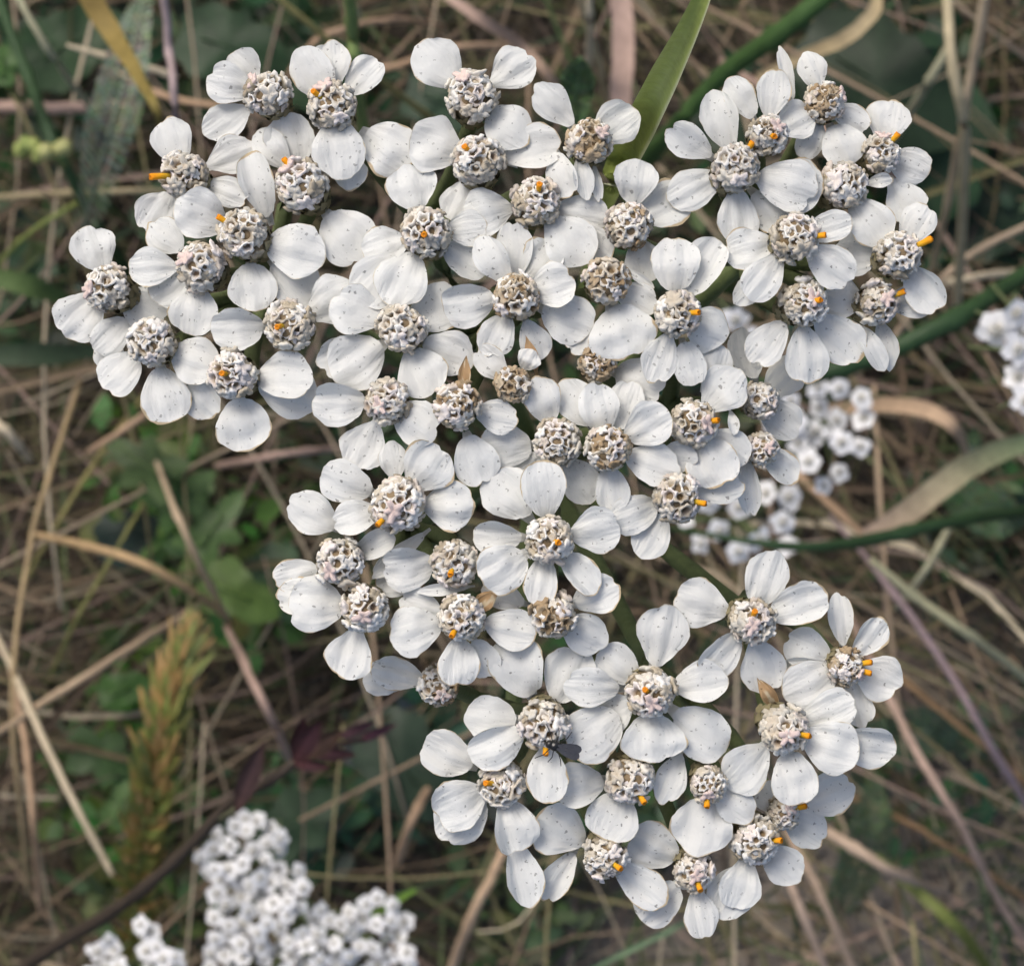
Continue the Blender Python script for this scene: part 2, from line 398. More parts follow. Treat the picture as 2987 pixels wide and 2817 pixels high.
# tile, disc x, y, r, petals [(cx, cy, L, W, layer, (optional axis vector), (optional brown))], orange tips, pink buds, options
HEADS = [
 ('A',1505,425,158,[(1345,255,250,225,1),(1245,362,290,245,2),(1235,605,330,240,0)],[],[(1400,350)],{}),
 ('B',480,505,168,[(365,300,390,260,2),(475,235,320,240,1),(680,310,300,205,1),(520,765,410,315,3.6),(575,910,290,240,1),(840,768,370,335,2.4)],[(390,445)],[(430,372)],{}),
 ('A',965,945,165,[(885,725,300,255,1),(1230,1050,300,190,2.4),(1262,825,340,240,0),(790,1190,310,275,0)],[(835,968,1)],[],{}),
 ('A',1725,1015,182,[(1650,725,340,300,0),(1525,775,310,205,1),(1435,1000,430,215,2,(-120,-400)),(2004,1340,380,350,2)],[(1612,852)],[(1625,895)],{}),
 ('A',1350,1330,178,[(1070,1205,340,315,2.4),(1672,1425,410,340,2.6),(1665,1630,380,300,1),(1400,1665,320,300,2)],[(1212,1240)],[],{}),
 ('A',1070,1535,172,[(840,1345,280,220,0),(757,1540,310,235,1),(1030,1827,310,305,2),(885,1660,300,260,-.6)],[],[(975,1490)],{}),
 ('A',470,1680,163,[(380,1422,310,285,1),(300,1852,350,310,1),(490,1980,290,210,2,(-190,200)),(480,2095,260,190,0),(710,1805,310,270,.4)],[],[(352,1690)],{}),
 ('E',755,662,165,[(548,855,300,265,1),(838,998,370,305,2),(1045,1000,350,230,1),(1018,765,320,295,2.4)],[],[],{}),
 ('E',1270,865,168,[(1340,1188,350,350,1),(1605,890,360,350,2.4),(1640,975,390,320,1)],[(1235,866)],[],{}),
 ('E',1640,548,168,[(1300,558,330,310,2.2),(1914,395,370,330,1)],[(1590,566)],[],{}),
 ('B',1375,442,176,[(1165,235,370,310,1),(1640,265,330,270,1),(1612,635,340,300,3)],[],[(1318,322)],{}),
 ('B',1420,860,176,[(1150,760,350,370,1),(1770,800,390,340,1),(1300,1115,270,220,0)],[(1352,800)],[],{}),
 ('B',1090,1318,170,[(995,1022,310,320,0),(825,1410,310,270,0),(935,1612,370,320,2.4),(775,1625,400,330,1.2),(1335,1495,310,250,0),(1345,1292,270,225,1)],[(1082,1345)],[],{}),
 ('C',355,1122,167,[(51,1180,320,300,2.6),(570,1365,390,335,3),(655,1195,350,245,2),(730,1400,300,230,1)],[(378,1045)],[],{}),
 ('B',1665,1725,160,[(1520,1488,350,240,3),(1650,1425,350,230,1),(1355,1772,330,305,2.2),(1899,1662,300,285,3),(1840,1505,300,280,1),(1542,1980,310,225,2),(1782,2007,270,195,1),(1994,1867,340,305,1)],[],[],dict(brown=.45)),
 ('F',930,575,168,[(632,452,340,310,2.2),(640,775,370,345,1.6),(555,735,360,310,.4),(1055,845,330,320,2.6),(1232,722,350,285,1),(1155,440,340,300,0)],[],[],{}),
 ('F',838,1042,158,[(520,1040,340,305,1.2),(1022,1168,320,295,3),(688,1320,330,295,0)],[],[(785,1075)],{}),
 ('F',1285,1065,158,[(1540,1132,290,210,1),(1405,1415,320,285,1),(1335,850,220,110,1,(0,-1),1)],[],[],dict(brown=.25)),
 ('F',1650,930,132,[(1505,790,270,190,1),(1762,725,230,110,2,(-60,-200),1),(1745,770,140,150,2.4)],[],[],dict(brown=.9,dz=-.001)),
 ('F',905,1700,188,[(568,1558,350,255,1),(1092,1465,350,340,3),(872,1420,250,175,1),(1235,1710,340,325,2.2),(632,1790,310,240,2.2)],[(800,1812)],[(880,1745)],{}),
 ('I',535,750,170,[(350,438,350,265,1,(-290,-170)),(245,828,280,215,1),(745,640,300,165,2.4)],[],[(470,812)],{}),
 ('I',690,1045,163,[(375,1022,350,335,2),(290,985,340,250,1),(598,1340,330,305,1)],[],[(690,1100)],{}),
 ('I',1270,750,162,[(965,778,330,305,3),(905,705,430,120,1,(-340,280)),(1195,925,330,75,3,(-320,25)),(900,860,300,200,.4)],[(1252,808)],[],{}),
 ('I',1320,1110,158,[(1012,1188,330,305,2.4),(1045,1020,280,190,1),(1300,1392,310,255,2),(1632,1175,340,255,1),(1455,1370,260,190,0),(1480,990,200,150,1,(150,-120),1)],[(1268,1195)],[],{}),
 ('I',1165,1540,138,[(905,1470,350,205,1),(815,1500,280,220,0)],[],[(1195,1600)],dict(dz=-.003,brown=.2)),
 ('J',440,605,163,[(408,280,370,285,3),(185,318,370,320,1),(112,580,320,245,1.2),(150,790,330,310,3),(745,545,320,295,1),(640,822,320,225,2.2),(395,875,300,210,2.2)],[(490,616)],[],{}),
 ('J',470,1090,158,[(750,962,320,240,3),(672,1208,340,250,1),(150,965,290,180,0)],[],[],dict(brown=.3)),
 ('J',1095,1590,176,[(890,1412,320,255,1),(722,1552,370,250,2.4),(1172,1220,410,320,1),(1420,1535,360,305,2),(1422,1845,420,320,1),(1112,1880,310,390,2.2),(739,1850,390,345,2.2),(830,1720,330,270,0)],[(1060,1560)],[(1100,1652)],{}),
 ('J',1745,1130,158,[(1842,852,360,270,1),(1425,1015,350,310,1),(2063,1031,380,285,1),(1540,1342,340,260,2),(1820,1412,360,285,0)],[(1752,1072)],[(1742,1152)],{}),
 ('K',1255,975,128,[(1220,672,330,165,1),(1405,785,290,225,1),(1460,1050,320,290,1),(1010,872,330,250,2.2),(955,1000,340,240,1),(1022,1092,370,290,3),(1325,1225,300,190,0)],[(1415,945),(1405,1020)],[(1355,1030)],dict(brown=.2)),
 ('K',855,1390,172,[(1150,1262,350,240,2),(1160,1492,370,335,3),(1400,1480,360,300,1),(620,1632,370,300,2.2),(920,1702,340,290,3),(745,1145,230,130,2,(-130,-190),1)],[(978,1410)],[(865,1415)],{}),
 ('M',695,850,128,[(458,822,340,200,2.2,(-130,330)),(655,1120,380,385,1),(870,985,310,220,1.8)],[(685,955)],[(690,920)],{}),
 ('M',1180,1035,118,[(1110,940,230,210,2.4),(1475,915,360,270,1),(1325,1135,320,240,1)],[(1318,985)],[(1215,1000)],dict(dz=-.0012)),
 ('M',1005,1205,168,[(1180,1370,310,245,1),(910,1495,340,265,2.6),(850,1545,380,290,1)],[(1128,1200)],[],{}),
 ('M',600,1412,140,[(345,1260,340,305,2.2),(385,1615,330,265,0),(648,1688,330,212,2)],[(628,1490)],[(612,1430)],{}),
 ('L',965,468,172,[(796,100,410,340,2.2),(1121,150,400,320,1),(622,430,330,275,1),(650,605,380,290,3),(985,800,350,255,2)],[(975,650)],[],{}),
 ('L',695,850,160,[(345,665,350,270,1),(420,980,360,320,2.4),(430,1075,380,315,1),(762,1128,350,315,3),(825,1440,420,255,1)],[(610,832)],[],{}),
 ('L',1520,825,168,[(1195,870,320,310,2.2),(1412,1062,310,325,2)],[(1590,935)],[],{}),
 ('L',1355,1318,152,[(1070,1148,350,330,2.2),(1052,1452,370,195,1,(-190,270)),(1583,1492,400,235,1)],[(1430,1365)],[],{}),
 ('C',705,738,152,[(478,500,350,215,1),(865,625,350,260,1),(535,945,310,230,2,(60,220)),(665,952,310,125,3,(40,260)),(752,1000,250,72,2,(30,220))],[],[(790,680)],dict(brown=.4)),
 ('C',960,1270,162,[(1002,990,290,270,2.4),(1195,1140,380,280,0),(1050,1495,290,240,.2)],[],[],dict(brown=.1)),
 ('G',810,262,158,[(1000,372,310,210,1),(912,588,350,420,2.4),(1025,245,240,60,1,(180,120)),(650,620,260,190,0)],[],[],dict(brown=.15)),
 ('G',1270,472,160,[(1260,150,340,290,2.2),(1450,172,410,295,1),(1452,565,310,285,0),(1162,760,340,225,1),(1350,795,290,195,1)],[(1372,475)],[],{}),
 ('G',760,790,136,[(1030,903,330,305,3)],[],[],dict(brown=.6,dz=-.002)),
 ('G',495,1305,163,[(166,1330,330,275,1.6),(408,1035,330,232,3),(640,1545,340,235,0),(290,1455,220,190,0)],[],[],{}),
 ('G',820,1335,158,[(768,1080,340,255,2),(625,1050,350,240,1),(925,1060,340,230,0),(1080,1190,310,280,3),(1110,1438,370,255,2),(1270,1390,260,190,0),(850,1605,320,205,1)],[],[],dict(brown=.3)),
 ('G',1370,1178,162,[(1565,962,340,300,2.2),(1505,810,290,235,1),(1490,1432,330,325,2.2),(1600,1330,320,240,1),(1630,1175,160,70,1.6,(20,150))],[(1495,1165)],[(1462,1185)],{}),
 ('G',1265,1655,167,[(995,1763,320,235,2.2),(1108,1905,320,235,1),(1545,1600,310,200,0)],[(1425,1692)],[],{}),
 ('H',700,1030,132,[(830,1145,320,235,1),(620,730,340,240,-1.5),(850,890,330,240,-1.5)],[],[],dict(dz=-.003)),
 ('H',705,1350,118,[(825,1458,310,225,1),(615,1560,450,150,2,(70,400))],[],[(752,1335)],dict(dz=-.002)),
 ('D',540,900,167,[(455,595,410,255,1),(245,738,340,220,1.4),(275,1035,370,245,1),(558,1222,380,255,1),(878,1008,390,315,3),(930,1015,360,340,2),(770,1180,330,250,0)],[(655,735)],[],{}),
 ('D',750,690,138,[(580,450,300,185,1),(782,430,310,212,1.4),(925,600,260,250,0)],[(770,715)],[(808,642)],{}),
 ('D',1115,485,140,[(1040,275,260,180,1),(872,288,340,85,1.4,(-90,-310)),(1020,705,280,205,2),(1238,750,280,285,3),(1278,590,270,210,1)],[],[(1255,425)],dict(brown=.2)),
 ('D',1475,810,130,[(1522,598,290,280,1),(1660,888,270,230,1),(1630,1108,300,250,1.4)],[(1580,692)],[(1490,690)],{}),
 ('D',1240,1015,168,[(1475,985,170,90,1.4),(1415,1252,380,268,3)],[],[],{}),
 ('D',925,1352,168,[(1148,1285,300,190,1.2),(625,1420,320,255,1.4),(728,1605,360,235,2.4),(640,1675,280,165,0),(1160,1530,350,265,2.2)],[(1090,1345)],[],{}),
 ('D',1590,1462,155,[(1705,1265,280,215,1),(1335,1455,320,275,0),(1755,1680,340,265,1)],[(1752,1385,1)],[],{}),
 ('H',975,400,160,[(752,655,340,230,2),(998,745,380,268,1),(1208,632,390,285,0)],[(1050,398)],[(1040,380)],{}),
 ('H',1460,400,150,[(1245,375,270,260,2),(1670,392,290,215,2),(1425,690,340,135,2.4,(160,290)),(1510,680,320,150,1)],[(1598,345)],[(1505,385)],{}),
]

# -- petals
PN = 13
def petal_mesh(base, tip, L, W, zb, zt, brown, seed):
    """a rounded, folded sheet from base to tip (world, z ignored) with a narrow claw running under the disc"""
    rr = random.Random(seed)
    d = (tip - base); d.z = 0
    ln = d.length
    d.normalize()
    s_ = Vector((-d.y, d.x, 0))
    mid = (base + tip) * .5
    narrow = W < L * .62
    arch = rr.uniform(-.03, .16)
    cup = rr.uniform(-.16, .22)
    gro = rr.uniform(.02, .06)
    gp = rr.uniform(.28, .42)
    ridge = rr.choice([0, 0, rr.uniform(.03, .09), -rr.uniform(.03, .08)])
    rpos = rr.uniform(-.3, .3)
    wob = rr.uniform(.03, .065)
    tilt = rr.uniform(-.16, .16)
    wav = rr.uniform(.01, .045); wn_ = rr.choice([2, 3, 3, 4]); ph = rr.uniform(0, 6.28)
    base_w = rr.uniform(.60, .80)
    lob = rr.uniform(.0, .035)
    notch = rr.choice([0, 0, .05, .09, .13, .17]); npos = rr.uniform(1.1, 2.0)
    curl = rr.choice([0, 0, rr.uniform(.1, .4)]); ca = rr.uniform(.3, 2.8)
    sup = rr.uniform(.98, 1.08)
    fold = rr.random() < .16 and not narrow and not brown; fx = rr.uniform(.1, .45); fsg = rr.choice([-1, 1])
    q0 = Vector((seed * 1.7 % 50, seed * .37 % 50, 0))
    vs, uv = [], []
    for i in range(PN):
        v = -1 + 2 * i / (PN - 1)
        for j in range(PN):
            u = -1 + 2 * j / (PN - 1)
            # keep more rows near the rim
            uu = math.copysign(abs(u) ** .85, u); vv = math.copysign(abs(v) ** .85, v)
            x = uu * math.sqrt(1 - vv * vv / 2); y = vv * math.sqrt(1 - uu * uu / 2)
            rho = max(abs(uu), abs(vv)); th = math.atan2(y, x)
            k = 1 + rho ** 2 * (.09 * mnoise.noise(q0 + Vector((math.cos(th) * 1.1, math.sin(th) * 1.1, 0))) + .045 * mnoise.noise(q0 + Vector((math.cos(th) * 4, math.sin(th) * 4, 5))))
            k *= 1 + (sup - 1) * rho ** 2 * (1 - math.cos(4 * th)) * .5
            if y > 0:
                k += rho ** 3 * lob * math.cos((th - math.pi / 2) * 5) - notch * rho ** 6 * math.exp(-((th - npos) / .16) ** 2)
            x *= k; y *= k
            e = min(1, max(0, (y + 1) / 1.25)); e = e * e * (3 - 2 * e)
            x *= base_w + (1.03 - base_w) * e
            if brown: x *= 1.05 - .95 * max(0, (y + 1) * .5) ** 1.5
            n1 = mnoise.noise(q0 + Vector((x * 1.2, y * 1.2, 0)))
            n2 = mnoise.noise(q0 + Vector((x * 3.1, y * 2.1, 7)))
            p = mid + d * (y * .5 * ln) + s_ * (x * .5 * W)
            t = (y + 1) * .5
            z = zb + (zt - zb) * min(1, max(0, t) * 2.2) ** .8
            z -= arch * L * t * t
            z += cup * W * x * x * .4 * (.3 + .7 * t)
            z -= gro * W * (math.exp(-((x - gp) / .15) ** 2) + math.exp(-((x + gp) / .15) ** 2)) * max(0, 1 - rho ** 6 * .7)
            z += ridge * W * max(0, 1 - abs(x - rpos) * 2.6) * (1 - .5 * rho)
            z += tilt * W * x * .5
            z += wob * W * (n1 * 1.5 + n2 * .7)
            z += wav * W * rho ** 4 * math.sin(th * wn_ + ph)
            z += curl * W * .5 * max(0, rho * math.cos(th - ca) - .55) ** 1.5
            if fold and x * fsg > fx:
                dx = x * fsg - fx
                p -= s_ * (fsg * dx * .38 * .5 * W)
                z += dx * .5 * W * .7
            if narrow: z += .30 * W * (x * x - .4)
            vs.append((p.x, p.y, z))
            uv.append((u * .5 + .5, v * .5 + .5))
    fs = [[i * PN + j, i * PN + j + 1, (i + 1) * PN + j + 1, (i + 1) * PN + j] for i in range(PN - 1) for j in range(PN - 1)]
    col = [(.62, .40, .22) if (mnoise.noise(q0 + Vector((u[0] * 3, u[1] * 3, 1))) > -.25) else (.85, .7, .5) for u in uv] if brown else [(1, 1, 1)] * len(vs)
    o = len(vs)
    for bk, wf, zz in ((-.62, .16, -.0010), (-.45, .26, -.0005), (-.28, .45, -.00025)):
        for q in (-1, 0, 1):
            p = mid + d * (bk * ln) + s_ * (wf * .5 * W * q)
            vs.append((p.x, p.y, zb + zz)); uv.append((.5 + q * .2, .1)); col.append((1, 1, 1) if not brown else (.6, .4, .22))
    for i in range(2):
        for j in range(2):
            k = o + i * 3 + j
            fs.append([k, k + 1, k + 4, k + 3])
    mb = MB()
    mb.add(vs, fs, col, 0, uv)
    return mb

# -- florets: little five-lobed cups (unit: mouth radius 1)
def floret_unit(seed, closed=False):
    rr = random.Random(seed)
    SG = 15
    rings = []
    wob = [rr.uniform(.85, 1.15) for _ in range(SG)]
    curl = [rr.uniform(-.5, .55) for _ in range(5)]
    lob = [rr.uniform(.80, 1.30) for _ in range(5)]
    jit = [rr.uniform(-.10, .10) for _ in range(SG)]
    for kind in range(7):
        ring = []
        for k in range(SG):
            a = 2 * math.pi * (k + jit[k]) / SG
            lobe = k % 3 != 0
            cu, lb = curl[k // 3], lob[k // 3]
            if kind == 0: r, z = .35, -2.0
            elif kind == 1: r, z = .66, -.55
            elif kind == 2: r, z = (1.06 * lb, -.14 + cu * .5) if lobe else (.74, -.22)
            elif kind == 3: r, z = (1.16 * lb, .08 + cu * .6) if lobe else (.76, -.02)
            elif kind == 4: r, z = (.96 * lb, .25 + cu * .4) if lobe else (.66, .10)
            elif kind == 5: r, z = (.62 * lb, .38 + cu * .3) if closed and lobe else ((.38, .05) if closed else (.54, -.06))
            else: r, z = (.12, .05) if closed else (.44, -.80)
            if kind in (2, 3, 4): r *= wob[k]
            ring.append((r * math.cos(a), r * math.sin(a), z))
        rings.append(ring)
    vs = [p for r in rings for p in r]
    fs = []
    for i in range(6):
        for k in range(SG):
            k2 = (k + 1) % SG
            fs.append([i * SG + k, i * SG + k2, (i + 1) * SG + k2, (i + 1) * SG + k])
    fs.append([6 * SG + k for k in range(SG)])
    kind = sum([[q] * SG for q in range(7)], [])
    return vs, fs, kind

FLO = [floret_unit(100 + i) for i in range(7)]
CLO = [floret_unit(200 + i, True) for i in range(8)]

def floret_cols(kind, tint, throat, closed=False):
    if closed: throat = tuple(a * .75 + b * .25 for a, b in zip(tint, throat))
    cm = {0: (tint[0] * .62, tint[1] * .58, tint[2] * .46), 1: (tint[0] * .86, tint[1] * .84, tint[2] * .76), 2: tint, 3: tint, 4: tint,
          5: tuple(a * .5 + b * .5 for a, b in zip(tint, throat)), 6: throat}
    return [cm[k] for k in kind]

TINTS = [(.82, .80, .75), (.86, .85, .81), (.76, .72, .64), (.83, .77, .73), (.62, .56, .46)]
THROATS = [(.30, .21, .12), (.38, .28, .19), (.24, .17, .09), (.42, .36, .26)]
BTINT = [(.46, .36, .24), (.52, .44, .32), (.38, .28, .17)]

# shared floret meshes for the single floret parts
FLO_MESH = []
for vi in range(7):
    for ti in range(5):
        mb = MB()
        v, f, kd = FLO[vi]
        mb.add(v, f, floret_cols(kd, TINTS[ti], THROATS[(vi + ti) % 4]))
        FLO_MESH.append(mb.mesh("disc_floret", [M_FLORET]))
FLO_BROWN = []
for vi in range(3):
    mb = MB(); v, f, kd = FLO[vi]
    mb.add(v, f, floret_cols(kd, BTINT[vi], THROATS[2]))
    FLO_BROWN.append(mb.mesh("disc_floret", [M_FLORET]))

# orange anther tube (unit: radius 1, along z)
def anther_mesh():
    mb = MB()
    prof = [(.62, -1.5), (.80, 0), (.86, 1.6), (.95, 2.6), (.80, 3.1), (.35, 2.7)]
    cols = [(.50, .42, .06), (.62, .40, .03), (.80, .36, .01), (.84, .31, .008), (.80, .27, .005), (.55, .2, .01)]
    vs, cc, fs = [], [], []
    for (r, z), c in zip(prof, cols):
        for k in range(8):
            a = 2 * math.pi * k / 8
            q = r * (1 + .10 * math.sin(k * 2.4 + z))
            vs.append((q * math.cos(a), q * math.sin(a), z + .12 * math.sin(k * 1.7)))
            cc.append(c)
    for i in range(len(prof) - 1):
        for k in range(8):
            fs.append([i * 8 + k, i * 8 + (k + 1) % 8, (i + 1) * 8 + (k + 1) % 8, (i + 1) * 8 + k])
    fs.append([(len(prof) - 1) * 8 + k for k in range(8)])
    mb.add(vs, fs, cc)
    return mb.mesh("anther_tube", [M_ANTHER])
ANTHER = anther_mesh()

def bud_mesh():
    mb = MB()
    v, f, kd = floret_unit(321, True)
    mb.add(v, f, floret_cols(kd, (.80, .66, .61), (.7, .48, .40), True))
    return mb.mesh("floret_bud", [M_FLORET])
BUD = bud_mesh()

def orient(o, direction, scale, spin=0.0):
    q = direction.to_track_quat('Z', 'Y')
    m = q.to_matrix() @ Matrix.Rotation(spin, 3, 'Z')
    o.rotation_euler = m.to_euler()
    o.scale = (scale, scale, scale)

CENTRE = (1480, 1260)
NODES = [(640, 700), (1180, 520), (1380, 900), (2050, 1180), (2330, 640), (1130, 1600), (1560, 1480), (1980, 2080), (2330, 1900), (1500, 2250)]

def yarrow():
    base = P(1560, 1330, 0.0)
    base.z = 0.001
    root = bpy.data.objects.new("yarrow_plant", None)
    COL.objects.link(root)
    root.location = base
    root.empty_display_size = 0.02
    tag(root, "large sharp white yarrow with speckled petals, cream button centres and orange stamens", "yarrow")
    # stem and branches
    top = P(1560, 1330, Z0 - .085)
    mb = MB()
    pts = spline([base, Vector((base.x + .004, base.y - .003, .15)), Vector((top.x - .003, top.y + .002, .28)), top], 16)
    tube(mb, pts, [.0022 - .0009 * i / 15 for i in range(16)], 8, (.10, .12, .05))
    link("stem", mb.mesh("stem", [M_GREEN], base), (0, 0, 0), root)
    nodes = []
    for (nx, ny) in NODES:
        sx, sy = CENTRE[0] + (nx - CENTRE[0]) * .82, CENTRE[1] + (ny - CENTRE[1]) * .82
        p = P(sx, sy, Z0 - .024)
        nodes.append(p)
        mb = MB()
        pts = spline([top, top.lerp(p, .45) + Vector((0, 0, .012)), p], 9)
        tube(mb, pts, [.0009 - .0003 * i / 8 for i in range(9)], 7, (.11, .14, .055))
        link("branch", mb.mesh("branch", [M_GREEN], base), (0, 0, 0), root)
    pseed = 1
    for hi, (tile, x, y, r, petals, tips, pinks, opt) in enumerate(HEADS):
        rr = random.Random(900 + hi)
        ox, oy = TILES[tile]
        sx, sy = ox + x / TS, oy + y / TS
        ddx, ddy = sx - CENTRE[0], sy - CENTRE[1]
        dist = math.hypot(ddx, ddy)
        zh = Z0 - .0045 * (dist / 1400) ** 2 + opt.get('dz', 0) + rr.uniform(-.0006, .0006)
        if tile == 'D': zh += .0015
        pxs = PXS(zh)
        R = r / TS * pxs * 1.02
        C = P(sx, sy, zh)
        ta = math.radians(min(30, 4 + 24 * dist / 1300)) + rr.uniform(-.08, .08)
        dirxy = Vector((ddx, -ddy, 0))
        if dirxy.length < 1: dirxy = Vector((1, 0, 0))
        dirxy.normalize()
        ax = (Vector((0, 0, 1)) * math.cos(ta) + dirxy * math.sin(ta)).normalized()
        brown = opt.get('brown', 0)
        # head: receptacle, involucre and pedicel in one mesh
        mb = MB()
        a_, b_ = frame(ax)
        prof = [(-1.55, .16), (-1.45, .42), (-1.1, .62), (-.7, .70), (-.25, .72), (.2, .68), (.5, .52), (.66, .28), (.7, .02)]
        vs, cc, fs = [], [], []
        for (zz, rad) in prof:
            for k in range(12):
                an = 2 * math.pi * k / 12
                vs.append(C + ax * (zz * R) + a_ * (rad * R * math.cos(an)) + b_ * (rad * R * math.sin(an)))
                cc.append((.17, .155, .085) if zz < -.3 else (.22, .16, .09))
        for i in range(len(prof) - 1):
            for k in range(12):
                fs.append([i * 12 + k, i * 12 + (k + 1) % 12, (i + 1) * 12 + (k + 1) % 12, (i + 1) * 12 + k])
        mb.add(vs, fs, cc)
        # overlapping bracts on the cup
        for ring, (zz, rad) in enumerate(((-1.25, .56), (-.85, .68), (-.5, .73))):
            for k in range(9):
                an = 2 * math.pi * (k + ring * .5) / 9
                o_ = a_ * math.cos(an) + b_ * math.sin(an)
                t_ = ax.cross(o_)
                p0 = C + ax * (zz * R - .28 * R) + o_ * (rad * R * .96)
                p1 = C + ax * (zz * R + .34 * R) + o_ * (rad * R * 1.10)
                w = .2 * R
                pm = (p0 + p1) * .5 + o_ * (.06 * R)
                mb.add([p0 - t_ * w * .6, p0 + t_ * w * .6, pm + t_ * w, p1, pm - t_ * w], [[0, 1, 2, 3, 4]], (.24, .21, .12))
        bottom = C - ax * (1.5 * R)
        nd = min(nodes, key=lambda q: (q - C).xy.length if hasattr((q - C), 'xy') else (q - C).length)
        pts = spline([nd, nd.lerp(bottom, .5) + Vector((rr.uniform(-.001, .001), rr.uniform(-.001, .001), -.002)), bottom], 8)
        tube(mb, pts, [.0006 - .00012 * i / 7 for i in range(8)], 6, (.13, .16, .07))
        head = link("flower_head", mb.mesh("flower_head", [M_GREEN], C), C - base, root)
        # florets
        n = 38
        used = [False] * n
        fl = MB()
        single = 0
        gold = math.pi * (3 - math.sqrt(5))
        cmax = math.cos(math.radians(122))
        ph0 = rr.uniform(0, 6.28)
        for i in range(n):
            ct = 1 - (1 - cmax) * (i + .5) / n
            st = math.sqrt(max(0, 1 - ct * ct))
            an = i * gold + ph0 + rr.uniform(-.1, .1)
            dr = (ax * ct + a_ * (st * math.cos(an)) + b_ * (st * math.sin(an)))
            dr = (dr + Vector((rr.uniform(-.12, .12), rr.uniform(-.12, .12), rr.uniform(-.06, .1)))).normalized()
            rad = R * (.85 + rr.uniform(-.15, .11))
            if ct > .55: rad *= .97
            sc = R * rr.uniform(.18, .31) * (1.10 if ct > .6 else .94)
            pos = C + dr * rad
            isb = rr.random() < brown
            if single < 5 and ct > .62 and dr.z > .5:
                me = rr.choice(FLO_BROWN) if isb else rr.choice(FLO_MESH)
                o = link("disc_floret", me, pos - C, head)
                orient(o, dr, sc, rr.uniform(0, 6.28))
                single += 1
                continue
            cl = ct < .55 or rr.random() < .3
            v, f, kd = CLO[rr.randrange(8)] if cl else FLO[rr.randrange(7)]
            if cl: sc *= 1.06
            tint = rr.choice(BTINT) if isb else rr.choice(TINTS)
            if not isb and (ct < .25 or rr.random() < .25):  # disc shading put into the colour of lower, older florets; some others at random
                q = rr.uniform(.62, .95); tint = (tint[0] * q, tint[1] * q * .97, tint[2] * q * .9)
            m3 = dr.to_track_quat('Z', 'Y').to_matrix() @ Matrix.Rotation(rr.uniform(0, 6.28), 3, 'Z')
            lean = Vector((rr.uniform(-.9, .9), rr.uniform(-.9, .9), 1)) if cl else Vector((rr.uniform(-.2, .2), rr.uniform(-.2, .2), 1))
            mat = m3 * sc
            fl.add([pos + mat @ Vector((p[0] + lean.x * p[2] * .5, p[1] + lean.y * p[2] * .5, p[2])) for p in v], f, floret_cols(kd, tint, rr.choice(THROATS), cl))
        fo = link("florets", fl.mesh("florets", [M_FLORET], C), (0, 0, 0), head)
        fo["kind"] = "stuff"
        def on_dome(tx, ty, out=1.0):
            qx, qy = (tx - x) / r, -(ty - y) / r
            m = math.hypot(qx, qy)
            if m > .93: qx, qy, m = qx * .93 / m, qy * .93 / m, .93
            return Vector((qx, qy, math.sqrt(1 - m * m)))
        for tp in tips:
            dr = on_dome(tp[0], tp[1])
            o = link("anther_tube", ANTHER, dr * (R * .80), head)
            q = Vector((dr.x, dr.y, dr.z * .8)).normalized()
            orient(o, q, .00020 * (1.15 if len(tp) > 2 else 1.0), rr.uniform(0, 6))
            if len(tp) > 2:
                o.scale = (o.scale[0], o.scale[1], o.scale[2] * 1.5)
        for tp in pinks:
            dr = on_dome(tp[0], tp[1])
            o = link("floret_bud", BUD, dr * (R * .90), head)
            orient(o, dr, R * .27, rr.uniform(0, 6))
        # petals
        for pt in petals:
            cx, cy, L, W, lev = pt[:5]
            axv = pt[5] if len(pt) > 5 and pt[5] else (cx - x, cy - y)
            if axv == (0, -1): axv = (20, -200)
            br = len(pt) > 6
            m = math.hypot(*axv)
            ux, uy = axv[0] / m, axv[1] / m
            zt = zh - .0013 + lev * .00048
            bx, by = cx - ux * L * .5, cy - uy * L * .5
            ex, ey = cx + ux * L * .5, cy + uy * L * .5
            pb = P(ox + bx / TS, oy + by / TS, zt)
            pe = P(ox + ex / TS, oy + ey / TS, zt)
            zb = max(zh - .55 * R - .0006 + lev * .00018, zt - .0012) if lev < 2.9 else zt - .0009
            pm = petal_mesh(pb, pe, L / TS * PXS(zt), W / TS * PXS(zt) * 1.06, zb, zt, br, pseed)
            pseed += 1
            o = link("petal", pm.mesh("petal", [M_PETAL], (C.x, C.y, C.z), want_uv=True), (0, 0, 0), head)
            if br: o["label"] = "withered brown petal"
    print("petals", pseed - 1)
yarrow()

